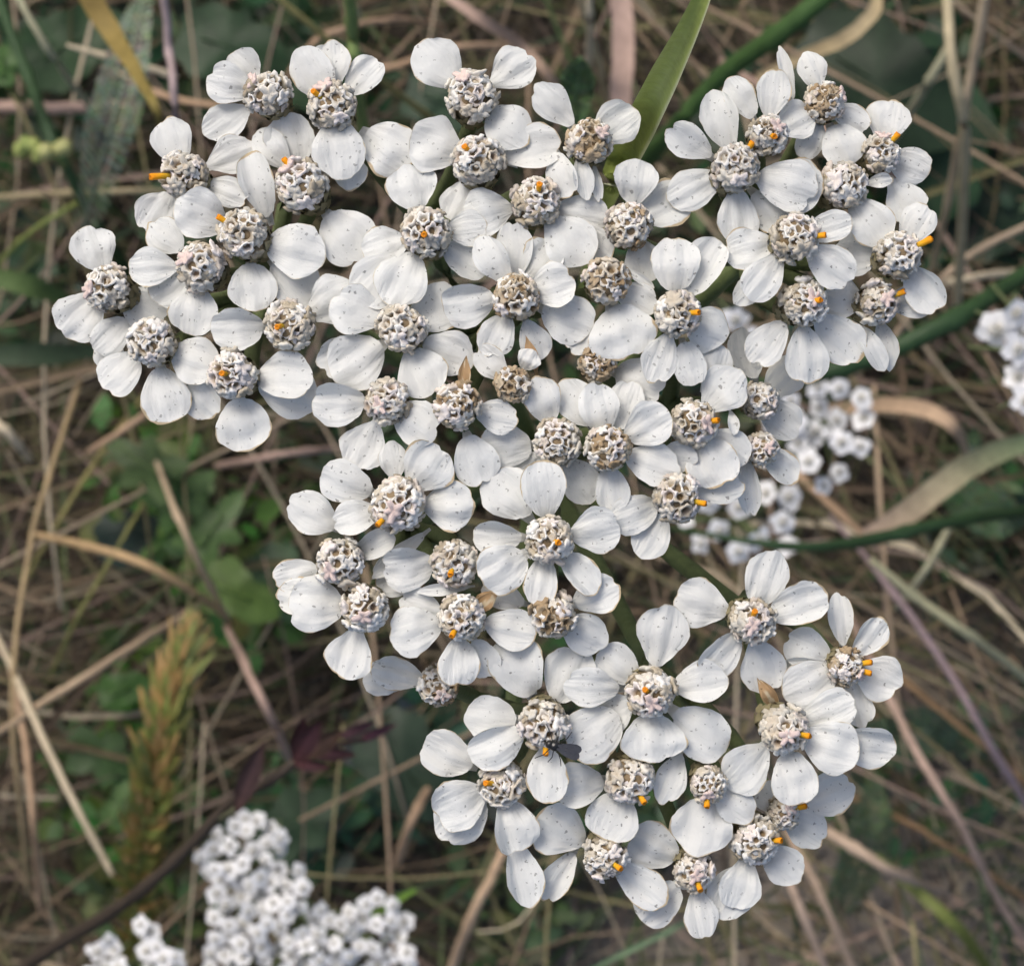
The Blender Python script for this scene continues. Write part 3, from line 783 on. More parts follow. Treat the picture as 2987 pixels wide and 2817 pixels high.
# ------------------------------------------------------------------ the fly on a flower head
def fly():
    c = P(1150 + 1052 / TS, 1900 + 612 / TS, Z0 + .0006)
    root = bpy.data.objects.new("fly", None)
    COL.objects.link(root); root.location = c; root.empty_display_size = .001
    tag(root, "tiny black fly with folded dark wings perched beside an orange stamen", "fly")
    d = Vector((.93, -.30, -.2)).normalized()
    sd = Vector((.30, .93, 0)).normalized()
    up = d.cross(sd).normalized()
    if up.z < 0: up = -up
    def ell(mb, p, a, b, h, col):
        vs, fs = [], []
        for i in range(7):
            th = math.pi * i / 6
            for k in range(10):
                an = 2 * math.pi * k / 10
                vs.append(p - d * (a * math.cos(th)) + sd * (b * math.sin(th) * math.cos(an)) + up * (h * math.sin(th) * math.sin(an)))
        for i in range(6):
            for k in range(10):
                fs.append([i * 10 + k, i * 10 + (k + 1) % 10, (i + 1) * 10 + (k + 1) % 10, (i + 1) * 10 + k])
        mb.add(vs, fs, col)
    mb = MB()
    ell(mb, -d * .00052, .00024, .00026, .00024, (.02, .018, .016))
    ell(mb, -d * .00018, .00036, .00032, .00032, (.012, .012, .012))
    ell(mb, d * .00042, .00055, .0003, .00026, (.02, .019, .018))
    link("body", mb.mesh("body", [M_FLY]), (0, 0, 0), root)
    for s in (-1, 1):
        mb = MB()
        o = -d * .0001 + up * .0003 + sd * (s * .0001)
        e = d * .0014 + up * .00012 + sd * (s * .00022)
        pts = [o.lerp(e, t) for t in (0, .25, .5, .75, .93, 1)]
        strip(mb, pts, [.0001, .00036, .00052, .00056, .0004, .0001], .05, 0, (.06, .06, .065), up=up)
        link("wing", mb.mesh("wing", [M_FLY]), (0, 0, 0), root)
        for k in range(3):
            mb = MB()
            a = -d * (.0004 - .00022 * k) + sd * (s * .0002)
            b = a + sd * (s * .00045) + up * .0002 - d * (.0003 * (1 - k))
            g = b + sd * (s * .0004) - up * .0006 - d * (.0003 * (1 - k))
            tube(mb, [a, b, g], .00003, 5, (.015, .014, .013))
            link("leg", mb.mesh("leg", [M_FLY]), (0, 0, 0), root)
fly()

# ------------------------------------------------------------------ other yarrows standing lower down
DS = IW / 1988.0
def PD(x, y, z): return P(x * DS, y * DS, z)

def far_head_meshes():
    out = []
    for sd in range(6):
        rr = random.Random(3000 + sd)
        pm = MB()
        n = rr.choice([4, 5, 5, 5, 6])
        a0 = rr.uniform(0, 6.28)
        for k in range(n):
            a = a0 + 2 * math.pi * k / n + rr.uniform(-.2, .2)
            d = Vector((math.cos(a), math.sin(a), 0)); s = Vector((-d.y, d.x, 0))
            L, W = rr.uniform(1.25, 1.7), rr.uniform(1.35, 1.75)
            dr = rr.uniform(-.5, .15)
            pts = []
            for t, w in ((.0, .35), (.3, .85), (.65, 1.0), (.9, .8), (1.0, .5)):
                for q in (-1, 0, 1):
                    al = t * (1 - .2 * abs(q) * t)
                    pts.append(d * (.35 + al * L) + s * (w * W * .5 * q) + Vector((0, 0, .15 + dr * t * t + .12 * abs(q))))
            fs = [[i * 3 + j, i * 3 + j + 1, i * 3 + j + 4, i * 3 + j + 3] for i in range(4) for j in range(2)]
            pm.add(pts, fs, tuple(rr.uniform(.84, .89) for _ in range(1)) * 3)
        # cup and pedicel
        for (za, zb, ra, rb) in ((-1.6, -.2, .35, .62), (-7, -1.5, .16, .2)):
            vs = []
            for z, r in ((za, ra), (zb, rb)):
                for k in range(7):
                    an = 2 * math.pi * k / 7
                    vs.append((r * math.cos(an), r * math.sin(an), z))
            pm.add(vs, [[k, (k + 1) % 7, 7 + (k + 1) % 7, 7 + k] for k in range(7)], (.14, .17, .08))
        dm = MB()
        for i in range(14):
            ct = 1 - 1.1 * (i + .5) / 14
            st = math.sqrt(1 - ct * ct)
            an = i * 2.4
            p = Vector((st * math.cos(an), st * math.sin(an), ct)) * .60
            q = p.normalized()
            a, b = frame(q)
            r = .24
            vs = [p + q * .12 + a * (r * math.cos(u * 1.2566)) + b * (r * math.sin(u * 1.2566)) for u in range(5)] + [p - q * .3]
            dm.add(vs, [[0, 1, 2, 3, 4]] + [[(u + 1) % 5, u, 5] for u in range(5)], rr.choice([(.86, .84, .77), (.82, .79, .69), (.87, .86, .81)]))
        out.append((pm.mesh("flower_head", [M_FARPETAL]), dm.mesh("disc", [M_FARPETAL])))
    return out
FAR = far_head_meshes()

def inside(p, poly):
    x, y = p; c = False
    for i in range(len(poly)):
        x1, y1 = poly[i]; x2, y2 = poly[i - 1]
        if (y1 > y) != (y2 > y) and x < (x2 - x1) * (y - y1) / (y2 - y1) + x1: c = not c
    return c

def far_yarrow(label, polys, z, spacing, size, seed, foot):
    """polys: outlines (display px) of the corymb's lobes at height z; spacing and size in m"""
    rr = random.Random(seed)
    base = PD(foot[0], foot[1], 0); base.z = 0.0
    root = bpy.data.objects.new("yarrow_plant", None)
    COL.objects.link(root); root.location = base; root.empty_display_size = .02
    tag(root, label, "yarrow")
    pts = []
    for poly in polys:
        xs = [p[0] for p in poly]; ys = [p[1] for p in poly]
        tries = 0
        while tries < 2500:
            tries += 1
            q = (rr.uniform(min(xs), max(xs)), rr.uniform(min(ys), max(ys)))
            if not inside(q, poly): continue
            w = PD(q[0], q[1], z)
            if all((w - o).length > spacing for o in pts): pts.append(w)
    cx = sum(p.x for p in pts) / len(pts); cy = sum(p.y for p in pts) / len(pts)
    top = Vector((cx * .7 + base.x * .3, cy * .7 + base.y * .3, z - .05))
    mb = MB()
    tube(mb, spline([base, base.lerp(top, .5) + Vector((.004, .003, 0)), top], 10), [.0018 - .0006 * i / 9 for i in range(10)], 7, (.10, .13, .06))
    link("stem", mb.mesh("stem", [M_GREEN], base), (0, 0, 0), root)
    nds = []
    for k in range(min(6, max(2, len(pts) // 8))):
        p = rr.choice(pts)
        nd = Vector((p.x * .8 + cx * .2, p.y * .8 + cy * .2, z - .018)); nds.append(nd)
        mb = MB()
        tube(mb, spline([top, top.lerp(nd, .5) + Vector((0, 0, .006)), nd], 6), [.0009, .0009, .0008, .0007, .0006, .0005], 6, (.11, .14, .06))
        link("branch", mb.mesh("branch", [M_GREEN], base), (0, 0, 0), root)
    for p in pts:
        pm, dm = rr.choice(FAR)
        q = p.copy(); q.z += rr.uniform(-.004, .003) - 18 * ((p.x - cx) ** 2 + (p.y - cy) ** 2) * .5
        sc = size * rr.uniform(.95, 1.35)
        h = link("flower_head", pm, q - base, root)
        h.rotation_euler = (rr.uniform(-.6, .6), rr.uniform(-.6, .6), rr.uniform(0, 6.28))
        h.scale = (sc, sc, sc)
        link("disc", dm, (0, 0, 0), h)

far_yarrow("dense blurred white yarrow low in the grass beside the purple-leaved twig",
           [[(372, 1672), (420, 1620), (470, 1590), (520, 1600), (560, 1645), (585, 1700), (610, 1760), (660, 1770), (700, 1750), (735, 1740), (772, 1775),
             (795, 1830), (800, 1900), (770, 1960), (430, 1960), (400, 1880), (395, 1800), (425, 1770), (440, 1740), (400, 1735), (372, 1700)]], .14, .0022, .00088, 1, (600, 1800))
far_yarrow("small white yarrow tuft low in the grass at the foot of the yellowing spike",
           [[(165, 1880), (180, 1840), (215, 1815), (232, 1850), (240, 1920), (170, 1930)], [(275, 1880), (268, 1785), (285, 1790), (310, 1830), (345, 1850), (350, 1930), (275, 1930)]], .15, .0022, .00088, 2, (250, 1880))
far_yarrow("white yarrow with clean rounded petals near the wide dark green stalk",
           [[(1935, 625), (1965, 575), (2060, 550), (2080, 780), (2000, 790), (1975, 770), (1935, 725), (1960, 690)]], .235, .0030, .0013, 3, (2000, 680))
far_yarrow("strongly blurred white yarrow beneath the drooping petals beside a curved tan leaf",
           [[(1420, 620), (1450, 610), (1470, 660), (1430, 670)], [(1510, 790), (1560, 750), (1640, 745), (1690, 780), (1680, 850), (1650, 910), (1600, 945), (1540, 930), (1490, 900), (1470, 840)]], .13, .0036, .00118, 4, (1590, 850))
far_yarrow("faint white yarrow crossed by a dark thin stalk",
           [[(1325, 1010), (1360, 960), (1430, 960), (1480, 950), (1555, 965), (1560, 1010), (1530, 1060), (1480, 1080), (1400, 1070), (1340, 1050)]], .10, .0044, .00115, 5, (1450, 1020))

# ------------------------------------------------------------------ stalks, straws and blades one can pick out
TAN = (.42, .29, .19); PALE = (.52, .44, .31); PINK = (.38, .27, .22); MAUVE = (.36, .28, .27); OLIVE = (.26, .23, .09)
DKG = (.035, .075, .028); MIDG = (.13, .22, .06); GREY = (.34, .33, .22); RUST = (.25, .16, .085); LIME = (.17, .20, .05)

def stalk(name, label, cat, pts, z, w, col, kind='tube', group=None, end=None):
    """pts: display px; z: one height per point; w: width(s) in display px"""
    P3 = [PD(x, y, zz) for (x, y), zz in zip(pts, z)]
    n = 6 * (len(pts) - 1) + 5
    cs = spline(P3, n)
    ws = w if isinstance(w, (list, tuple)) else [w] * len(pts)
    wid = []
    for i in range(n):
        u = i / (n - 1) * (len(pts) - 1); k = min(int(u), len(pts) - 2); t = u - k
        wid.append((ws[k] * (1 - t) + ws[k + 1] * t) * DS * PXS(cs[i].z))
    seed = sum(ord(c) for c in label)
    rr = random.Random(seed)
    q = Vector((seed % 97, seed % 31, 0))
    for i in range(n):
        cs[i] = cs[i] + Vector((mnoise.noise(q + Vector((i * .35, 0, 0))), mnoise.noise(q + Vector((0, i * .35, 5))), 0)) * .00022
    mb = MB()
    cols = []
    for i in range(n):
        f = .85 + .35 * (mnoise.noise(q + Vector((i * .6, 2, 1))) * .5 + .5)
        c = col
        if end:
            t = i / (n - 1)
            c = tuple(a * (1 - t) + b * t for a, b in zip(col, end))
        cols.append(tuple(x * f for x in c))
    if kind == 'tube':
        sides = 7
        # swollen joints along the culm
        joints = [int(n * f) for f in (rr.uniform(.2, .4), rr.uniform(.6, .85))]
        rad = [wd * .5 * (1.28 if i in joints else 1.0) for i, wd in enumerate(wid)]
        tube(mb, cs, rad, sides)
        mb.c = [cols[min(i // sides, n - 1)] for i in range(n * sides)]
    else:
        strip(mb, cs, wid, .18, rr.uniform(-.3, .3), cols=cols)
        # second, parallel layer gives the blade its thickness
        strip(mb, [c - Vector((0, 0, .00018)) for c in cs], [x * .98 for x in wid], .18, 0, cols=cols)
    o = link(name, mb.mesh(name, [M_STRAW if col not in (DKG, MIDG, LIME) else M_LEAF], P3[0]), P3[0])
    tag(o, label, cat, group)
    return o

G1 = "dry stalks fallen across the ground"
ST = [
 ("grass_stalk", "mauve pink upright grass stalk ending above the outermost petal of an orange-tipped head", [(318, -20), (328, 90), (342, 240), (350, 420)], [.27, .265, .26, .16], 17, MAUVE, 'tube', None, None),
 ("grass_leaf", "yellow brown folded grass blade narrowing towards a white petal", [(160, -30), (215, 60), (265, 140), (312, 240), (345, 380)], [.22, .22, .23, .24, .15], [46, 40, 26, 14, 10], (.22, .155, .05), 'blade', None, (.20, .17, .05)),
 ("grass_stalk", "thin grey straw slanting across dark leaves beside the yellow brown blade", [(20, -30), (90, 90), (160, 190), (240, 290)], [.10, .10, .08, .04], 13, GREY, 'tube', G1, None),
 ("plant_stem", "thick dark green stem leaning behind pale bud cluster", [(-10, -20), (50, 140), (115, 300), (210, 470), (300, 600)], [.06, .07, .08, .06, .01], 24, DKG, 'tube', None, None),
 ("grass_stalk", "short pale straw ending against the yellow brown blade", [(130, 88), (240, 118), (345, 150)], [.12, .12, .12], [7, 14, 13], PALE, 'tube', G1, None),
 ("grass_stalk", "tan straw running from beneath the yellow brown blade to a white petal", [(200, 130), (330, 190), (470, 215), (640, 270)], [.05, .06, .08, .04], 13, TAN, 'tube', G1, None),
 ("grass_stalk", "olive stalk slanting behind the two-headed petal pair", [(520, -20), (640, 80), (770, 180), (930, 300)], [.16, .15, .13, .05], 13, OLIVE, 'tube', G1, None),
 ("plant_stem", "mid green upright stem behind broad white petals", [(678, -20), (684, 70), (692, 150), (706, 260)], [.30, .29, .28, .20], 24, (.19, .26, .09), 'tube', None, None),
 ("grass_stalk", "tan straw curving up behind white petals with a bend at the top", [(500, 300), (560, 150), (630, 70), (760, 40), (860, 50)], [.02, .06, .08, .07, .03], 13, TAN, 'tube', G1, None),
 ("grass_leaf", "broad pinkish dry blade slanting behind the detached-looking white petal", [(850, -20), (935, 40), (1010, 90), (1090, 180), (1150, 290)], [.14, .14, .13, .12, .04], [16, 22, 22, 16, 8], PINK, 'blade', None, TAN),
 ("grass_stalk", "tan straw crossing at a shallow angle above the crown of white heads", [(560, 170), (760, 130), (900, 90), (1060, 100)], [.03, .05, .06, .03], 14, TAN, 'tube', G1, None),
 ("grass_stalk", "pale upright straw beside the feathery green leaf", [(1142, -20), (1146, 60), (1140, 150)], [.16, .15, .12], 15, PALE, 'tube', None, None),
 ("grass_leaf", "wide pinkish brown dead blade hanging behind the large green grass blade", [(1205, -20), (1210, 90), (1206, 180), (1200, 270), (1190, 400)], [.09, .09, .09, .08, .02], [40, 44, 42, 34, 18], PINK, 'blade', None, None),
 ("grass_stalk", "thin straw leaning beside the wide pinkish dead blade", [(1120, -20), (1160, 110), (1180, 210)], [.12, .10, .07], 13, (.40, .33, .20), 'tube', G1, None),
 ("plant_stem", "thick glossy dark green stalk slanting behind the large green grass blade", [(1640, -40), (1520, 60), (1400, 150), (1290, 270), (1150, 420)], [.24, .235, .22, .20, .12], [42, 40, 38, 34, 28], (.05, .10, .03), 'tube', None, None),
 ("grass_stalk", "tall pale jointed straw standing beside a dark round leaf", [(1838, -20), (1848, 120), (1872, 250), (1868, 420), (1855, 640)], [.17, .17, .16, .12, .05], [21, 21, 24, 20, 16], (.46, .39, .25), 'tube', None, None),
 ("grass_stalk", "second pale straw meeting the tall jointed straw at a narrow angle", [(1915, -20), (1890, 120), (1868, 240), (1830, 440), (1790, 600)], [.16, .15, .14, .10, .03], [21, 20, 17, 13, 10], (.40, .32, .22), 'tube', None, None),
 ("grass_stalk", "short greyish straw slanting over the dark round leaf", [(1842, 95), (1790, 180), (1725, 285)], [.11, .10, .06], [19, 18, 15], GREY, 'tube', G1, None),
 ("grass_leaf", "dry tan blade bent like an elbow above the dark round leaf", [(1470, 150), (1560, 110), (1640, 75), (1695, 25), (1705, -30)], [.05, .06, .07, .07, .06], [14, 24, 28, 26, 18], (.40, .32, .19), 'blade', None, None),
 ("grass_stalk", "pinkish straw running down from the narrow rolled petal to a dark leaf", [(1400, 120), (1560, 220), (1700, 320), (1820, 400)], [.04, .06, .06, .02], 15, PINK, 'tube', G1, None),
 ("grass_leaf", "curved tan dry leaf arching beside the strongly blurred white yarrow", [(1610, 795), (1720, 785), (1810, 800), (1860, 840), (1880, 900)], [.05, .07, .08, .08, .06], [22, 30, 30, 22, 8], (.42, .30, .20), 'blade', None, None),
 ("grass_leaf", "broad pale blade shading from pink to green with a sharp fold at its foot", [(1675, 1040), (1760, 995), (1850, 925), (1930, 880), (2030, 850)], [.12, .12, .12, .11, .10], [22, 46, 50, 44, 30], (.46, .33, .24), 'blade', None, (.17, .24, .12)),
 ("grass_stalk", "tan straw meeting the folded foot of the broad pale blade", [(1530, 900), (1600, 970), (1685, 1045)], [.08, .09, .11], 16, TAN, 'tube', G1, None),
 ("plant_stem", "dark green stalk running level beneath the faint white yarrow", [(1300, 1025), (1420, 1045), (1560, 1062), (1700, 1045), (1860, 1010), (2040, 985)], [.14, .15, .15, .14, .13, .10], [9, 12, 20, 27, 26, 24], DKG, 'tube', None, None),
 ("plant_stem", "wide dark green stalk rising from beneath broad drooping petals", [(1380, 760), (1550, 735), (1700, 690), (1850, 620), (2040, 500)], [.16, .17, .17, .17, .15], [26, 34, 40, 40, 36], DKG, 'tube', None, None),
 ("grass_stalk", "long grey green straw slanting away from the folded blade", [(1690, 1085), (1780, 1160), (1880, 1230), (2030, 1345)], [.12, .12, .12, .10], [14, 19, 18, 17], (.33, .32, .20), 'tube', None, None),
 ("grass_stalk", "purple pink long straw crossing rusty stem near the soil patch", [(1610, 1000), (1720, 1130), (1840, 1300), (1920, 1440), (2040, 1640)], [.04, .07, .08, .08, .05], [9, 13, 15, 16, 15], (.32, .24, .245), 'tube', None, None),
 ("grass_stalk", "long pinkish straw bent at a joint over pale soil", [(1640, 1180), (1720, 1340), (1780, 1460), (1860, 1590), (1930, 1730), (2010, 1860)], [.05, .07, .08, .08, .06, .04], [11, 15, 17, 16, 15, 14], (.46, .33, .26), 'tube', None, None),
 ("grass_stalk", "rust brown stem passing beneath the purple pink straw", [(1660, 1240), (1790, 1350), (1900, 1440), (2040, 1560)], [.05, .06, .06, .05], 13, RUST, 'tube', G1, None),
 ("grass_stalk", "pale tan straw emerging from beneath the pair of heads with orange stamens", [(1560, 1590), (1650, 1640), (1740, 1695), (1840, 1735)], [.05, .06, .06, .03], [22, 22, 20, 14], (.46, .35, .26), 'tube', None, None),
 ("grass_leaf", "yellow green grass blade lying on pale soil", [(1700, 1660), (1780, 1730), (1860, 1800), (1930, 1900)], [.05, .05, .05, .03], [14, 22, 24, 18], LIME, 'blade', None, None),
 ("grass_stalk", "rust brown curved stem above the yellow green blade", [(1640, 1540), (1750, 1590), (1850, 1650), (2030, 1770)], [.03, .04, .04, .02], 12, RUST, 'tube', G1, None),
 ("grass_stalk", "first of two parallel tan straws below the lowest flower heads", [(1490, 1620), (1545, 1740), (1610, 1900)], [.05, .06, .05], 17, (.44, .33, .25), 'tube', None, None),
 ("grass_stalk", "second of two parallel tan straws below the lowest flower heads", [(1525, 1610), (1590, 1730), (1665, 1900)], [.05, .06, .05], 16, (.40, .30, .22), 'tube', None, None),
 ("grass_stalk", "stout tan straw slanting from beneath a drooping petal to bare litter", [(1000, 1590), (965, 1680), (920, 1770), (870, 1900)], [.07, .08, .08, .06], [17, 20, 21, 21], (.46, .33, .22), 'tube', None, None),
 ("grass_stalk", "short tan straw below the round doubled petals", [(850, 1500), (800, 1590), (770, 1680)], [.03, .05, .03], 18, TAN, 'tube', G1, None),
 ("grass_leaf", "thin pale green blade slanting under the lowest petal", [(1130, 1890), (1230, 1840), (1340, 1785), (1420, 1740)], [.13, .14, .14, .10], [10, 11, 10, 7], (.17, .25, .14), 'blade', None, None),
 ("grass_leaf", "short bright lime green blade tip beside the dense white yarrow", [(720, 1775), (760, 1752), (808, 1725)], [.12, .13, .135], [14, 17, 8], (.19, .33, .06), 'blade', None, None),
 ("grass_stalk", "pale cream straw ending at the yellowing spike", [(-20, 1200), (60, 1380), (130, 1530), (222, 1703)], [.08, .11, .12, .12], [13, 15, 15, 13], PALE, 'tube', None, None),
 ("grass_stalk", "tan straw crossing over the cream straw at a shallow slope", [(-30, 1440), (90, 1360), (210, 1285), (370, 1185)], [.09, .11, .11, .08], [12, 15, 16, 11], (.44, .33, .22), 'tube', None, None),
 ("grass_stalk", "long tan stem arching over lobed green leaves", [(60, 1035), (170, 1060), (280, 1095), (390, 1160), (450, 1210)], [.07, .09, .10, .09, .06], [13, 18, 19, 17, 12], (.40, .28, .15), 'tube', None, None),
 ("grass_stalk", "tan straw slanting steeply through lobed green leaves", [(290, 860), (340, 990), (385, 1090), (440, 1200)], [.06, .09, .09, .07], [10, 14, 14, 12], (.40, .31, .21), 'tube', None, None),
 ("grass_stalk", "pinkish straw continuing down towards the purple-leaved twig", [(440, 1215), (490, 1320), (530, 1400), (570, 1490)], [.06, .09, .09, .06], [15, 17, 17, 13], PINK, 'tube', None, None),
 ("grass_stalk", "thin brown straw bowing past the edge of the leaf litter", [(155, 740), (110, 880), (65, 1030), (30, 1250), (25, 1420), (40, 1560), (55, 1740)], [.06, .08, .09, .10, .10, .09, .06], 11, (.36, .27, .15), 'tube', None, None),
 ("grass_stalk", "thin olive straw crossing behind lobed leaves", [(285, 760), (190, 890), (110, 1020), (50, 1130)], [.03, .05, .05, .03], 10, OLIVE, 'tube', G1, None),
 ("grass_stalk", "short thick pale straw with broken end over dark litter", [(-30, 800), (20, 845), (58, 893)], [.09, .09, .08], 18, PALE, 'tube', None, None),
 ("grass_stalk", "tan straw running up from the crossing of thin brown straws", [(170, 880), (260, 820), (330, 770), (420, 720)], [.07, .08, .07, .04], 13, TAN, 'tube', G1, None),
 ("grass_stalk", "pinkish level straw below the lowest petal of the orange-dotted heads", [(420, 905), (560, 880), (680, 870)], [.05, .06, .04], 14, PINK, 'tube', G1, None),
 ("grass_stalk", "olive thin stem running down through lobed leaves", [(300, 940), (230, 1060), (150, 1200), (90, 1330)], [.05, .06, .06, .03], 8, (.20, .20, .07), 'tube', G1, None),
 ("grass_stalk", "upright tan straw behind the yellowing spike", [(20, 1290), (50, 1450), (65, 1600), (80, 1780)], [.05, .07, .08, .04], 13, TAN, 'tube', G1, None),
 ("grass_leaf", "broad dull green grass blade with its tip under an outer petal", [(-30, 535), (60, 555), (150, 590)], [.10, .10, .09], [34, 44, 16], (.07, .11, .035), 'blade', None, None),
 ("grass_leaf", "broad dark green grass blade lying below the dull green one", [(-30, 690), (80, 688), (220, 680)], [.07, .07, .06], [40, 46, 18], (.035, .055, .03), 'blade', None, None),
 ("grass_stalk", "pale level straw under the bud cluster", [(-20, 385), (120, 375), (300, 372), (420, 388)], [.06, .07, .07, .03], 12, (.36, .30, .18), 'tube', G1, None),
 ("grass_stalk", "yellow green thin stem running up towards the bud cluster", [(-20, 530), (60, 450), (160, 390), (250, 340)], [.05, .07, .07, .04], 9, (.20, .24, .07), 'tube', G1, None),
 ("grass_stalk", "pinkish thick straw level with the bud cluster", [(-20, 205), (110, 210), (250, 205)], [.05, .06, .05], 24, PINK, 'tube', G1, None),
 ("grass_stalk", "pale straw fan spreading beside the wide dark stalk", [(1700, 700), (1850, 520), (2030, 420)], [.05, .07, .06], 13, (.44, .34, .24), 'tube', G1, None),
 ("grass_stalk", "pale level straw below the tall jointed straw", [(1780, 560), (1880, 540), (2030, 520)], [.06, .07, .05], 14, PALE, 'tube', G1, None),
 ("grass_stalk", "greyish short straw under the dark level stalk", [(1740, 1180), (1800, 1100), (1850, 1010)], [.06, .07, .06], 14, GREY, 'tube', G1, None),
]
for (nm, lb, pts, z, w, col, kd, grp, end) in ST:
    stalk(nm, lb, "grass", pts, z, w, col, kd, grp, end)

# the large in-focus blade that rises past the flowers
def big_blade():
    mb = MB()
    ctl = [(1120, 620, .02, 20), (1150, 480, .25, 26), (1176, 392, .425, 34), (1205, 320, .446, 62), (1245, 240, .456, 66), (1290, 150, .464, 60), (1330, 70, .469, 46), (1365, -10, .472, 34), (1400, -110, .474, 20), (1430, -200, .474, 3)]
    pts = spline([PD(x, y, z) for x, y, z, w in ctl], 60)
    n = 60
    NA = 9
    vs, fs, cc = [], [], []
    for i, p in enumerate(pts):
        u = i / (n - 1) * (len(ctl) - 1); k = min(int(u), len(ctl) - 2); t = u - k
        w = (ctl[k][3] * (1 - t) + ctl[k + 1][3] * t) * DS * PXS(p.z)
        d = (pts[min(i + 1, n - 1)] - pts[max(i - 1, 0)]).normalized()
        s = d.cross(Vector((0, 0, 1))).normalized()
        up = s.cross(d)
        for j in range(NA):
            q = -1 + 2 * j / (NA - 1)
            hgt = -.16 * w * (1 - q * q) * 2 + .012 * w * (j % 2) + .10 * w * q
            vs.append(p + s * (q * w * .5) + up * hgt)
            st = .8 + .4 * (mnoise.noise(Vector((j * 3.1, i * .05, 2))) * .5 + .5)
            c = (.31 * st, .38 * st, .10 * st)
            if j == NA - 1: c = (.55, .58, .40)
            if j == 0: c = (.32, .38, .12)
            cc.append(c)
    for i in range(n - 1):
        for j in range(NA - 1):
            a = i * NA + j
            fs.append([a, a + 1, a + NA + 1, a + NA])
    mb.add(vs, fs, cc)
    o = link("grass_leaf", mb.mesh("grass_leaf", [M_BLADE], pts[0]), pts[0])
    tag(o, "large sharp green ribbed grass blade with pale edge rising between flower heads", "grass")
M_BLADE = plant_mat("blade_green", scale=1800, rough=0.45, spec=0.35, trans=0.2, var=0.3, bump=0.3)
big_blade()

# ------------------------------------------------------------------ leaves
def lobed_leaf(label, cx, cy, z, size, ang, lobes, depth, col, parent=None, name="lobed_leaf", cat="leaf", group=None, foot=True, pointy=1.0):
    """size: length in display px at that height"""
    c = PD(cx, cy, z)
    Lr = size * DS * PXS(z) * .5
    rr = random.Random(int(cx * 13 + cy * 7))
    g_ = sum(col) / 3
    col = tuple((c * .82 + g_ * .18) * .82 for c in col)
    NS = 48
    vs, fs, cc = [Vector((0, 0, .06 * Lr))], [], [tuple(x * .9 for x in col)]
    dirv = Vector((math.cos(ang), math.sin(ang), 0)); sv = Vector((-dirv.y, dirv.x, 0))
    for ring, rf in enumerate((.35, .7, 1.0)):
        for k in range(NS):
            a = 2 * math.pi * k / NS
            env = .62 + .38 * math.cos(a) ** 2 if pointy < 1.5 else (.35 + .65 * abs(math.cos(a)) ** 1.3)
            lb = 1 - depth * (.5 - .5 * math.cos(a * lobes)) + .05 * math.cos(a * lobes * 3)
            r = Lr * rf * env * (1 - (1 - lb) * rf)
            x, y = r * math.cos(a), r * math.sin(a)
            h = .12 * Lr * mnoise.noise(Vector((x / Lr * 1.8 + cx, y / Lr * 1.8, 0))) + .10 * abs(y) - .14 * (x * x + y * y) / Lr
            vs.append(dirv * x + sv * y + Vector((0, 0, h)))
            f = .8 + .4 * rr.random() * .5 + .12 * math.cos(a * lobes * 1.0)
            cc.append(tuple(q * f for q in col))
    fs = [[0, 1 + k, 1 + (k + 1) % NS] for k in range(NS)]
    for r in range(2):
        for k in range(NS):
            a = 1 + r * NS + k; b = 1 + r * NS + (k + 1) % NS
            fs.append([a, a + NS, b + NS, b])
    mb = MB(); mb.add(vs, fs, cc)
    root = bpy.data.objects.new(name, None); COL.objects.link(root)
    root.location = (c.x, c.y, 0); root.empty_display_size = .005
    tag(root, label, cat, group)
    link("leaf_blade", mb.mesh("leaf_blade", [M_LEAF]), (0, 0, z), root)
    mb = MB()
    e = -dirv * Lr * .5
    tube(mb, spline([Vector((e.x * 2.2, e.y * 2.2, .001)), Vector((e.x * 1.8, e.y * 1.8, z * .6)), Vector((e.x, e.y, z - .0005)), Vector((dirv.x * Lr * .4, dirv.y * Lr * .4, z + .0002))], 9), [.0006] * 5 + [.0005, .0004, .0003, .0002], 5, tuple(x * 1.2 for x in col))
    link("petiole", mb.mesh("petiole", [M_LEAF]), (0, 0, 0), root)

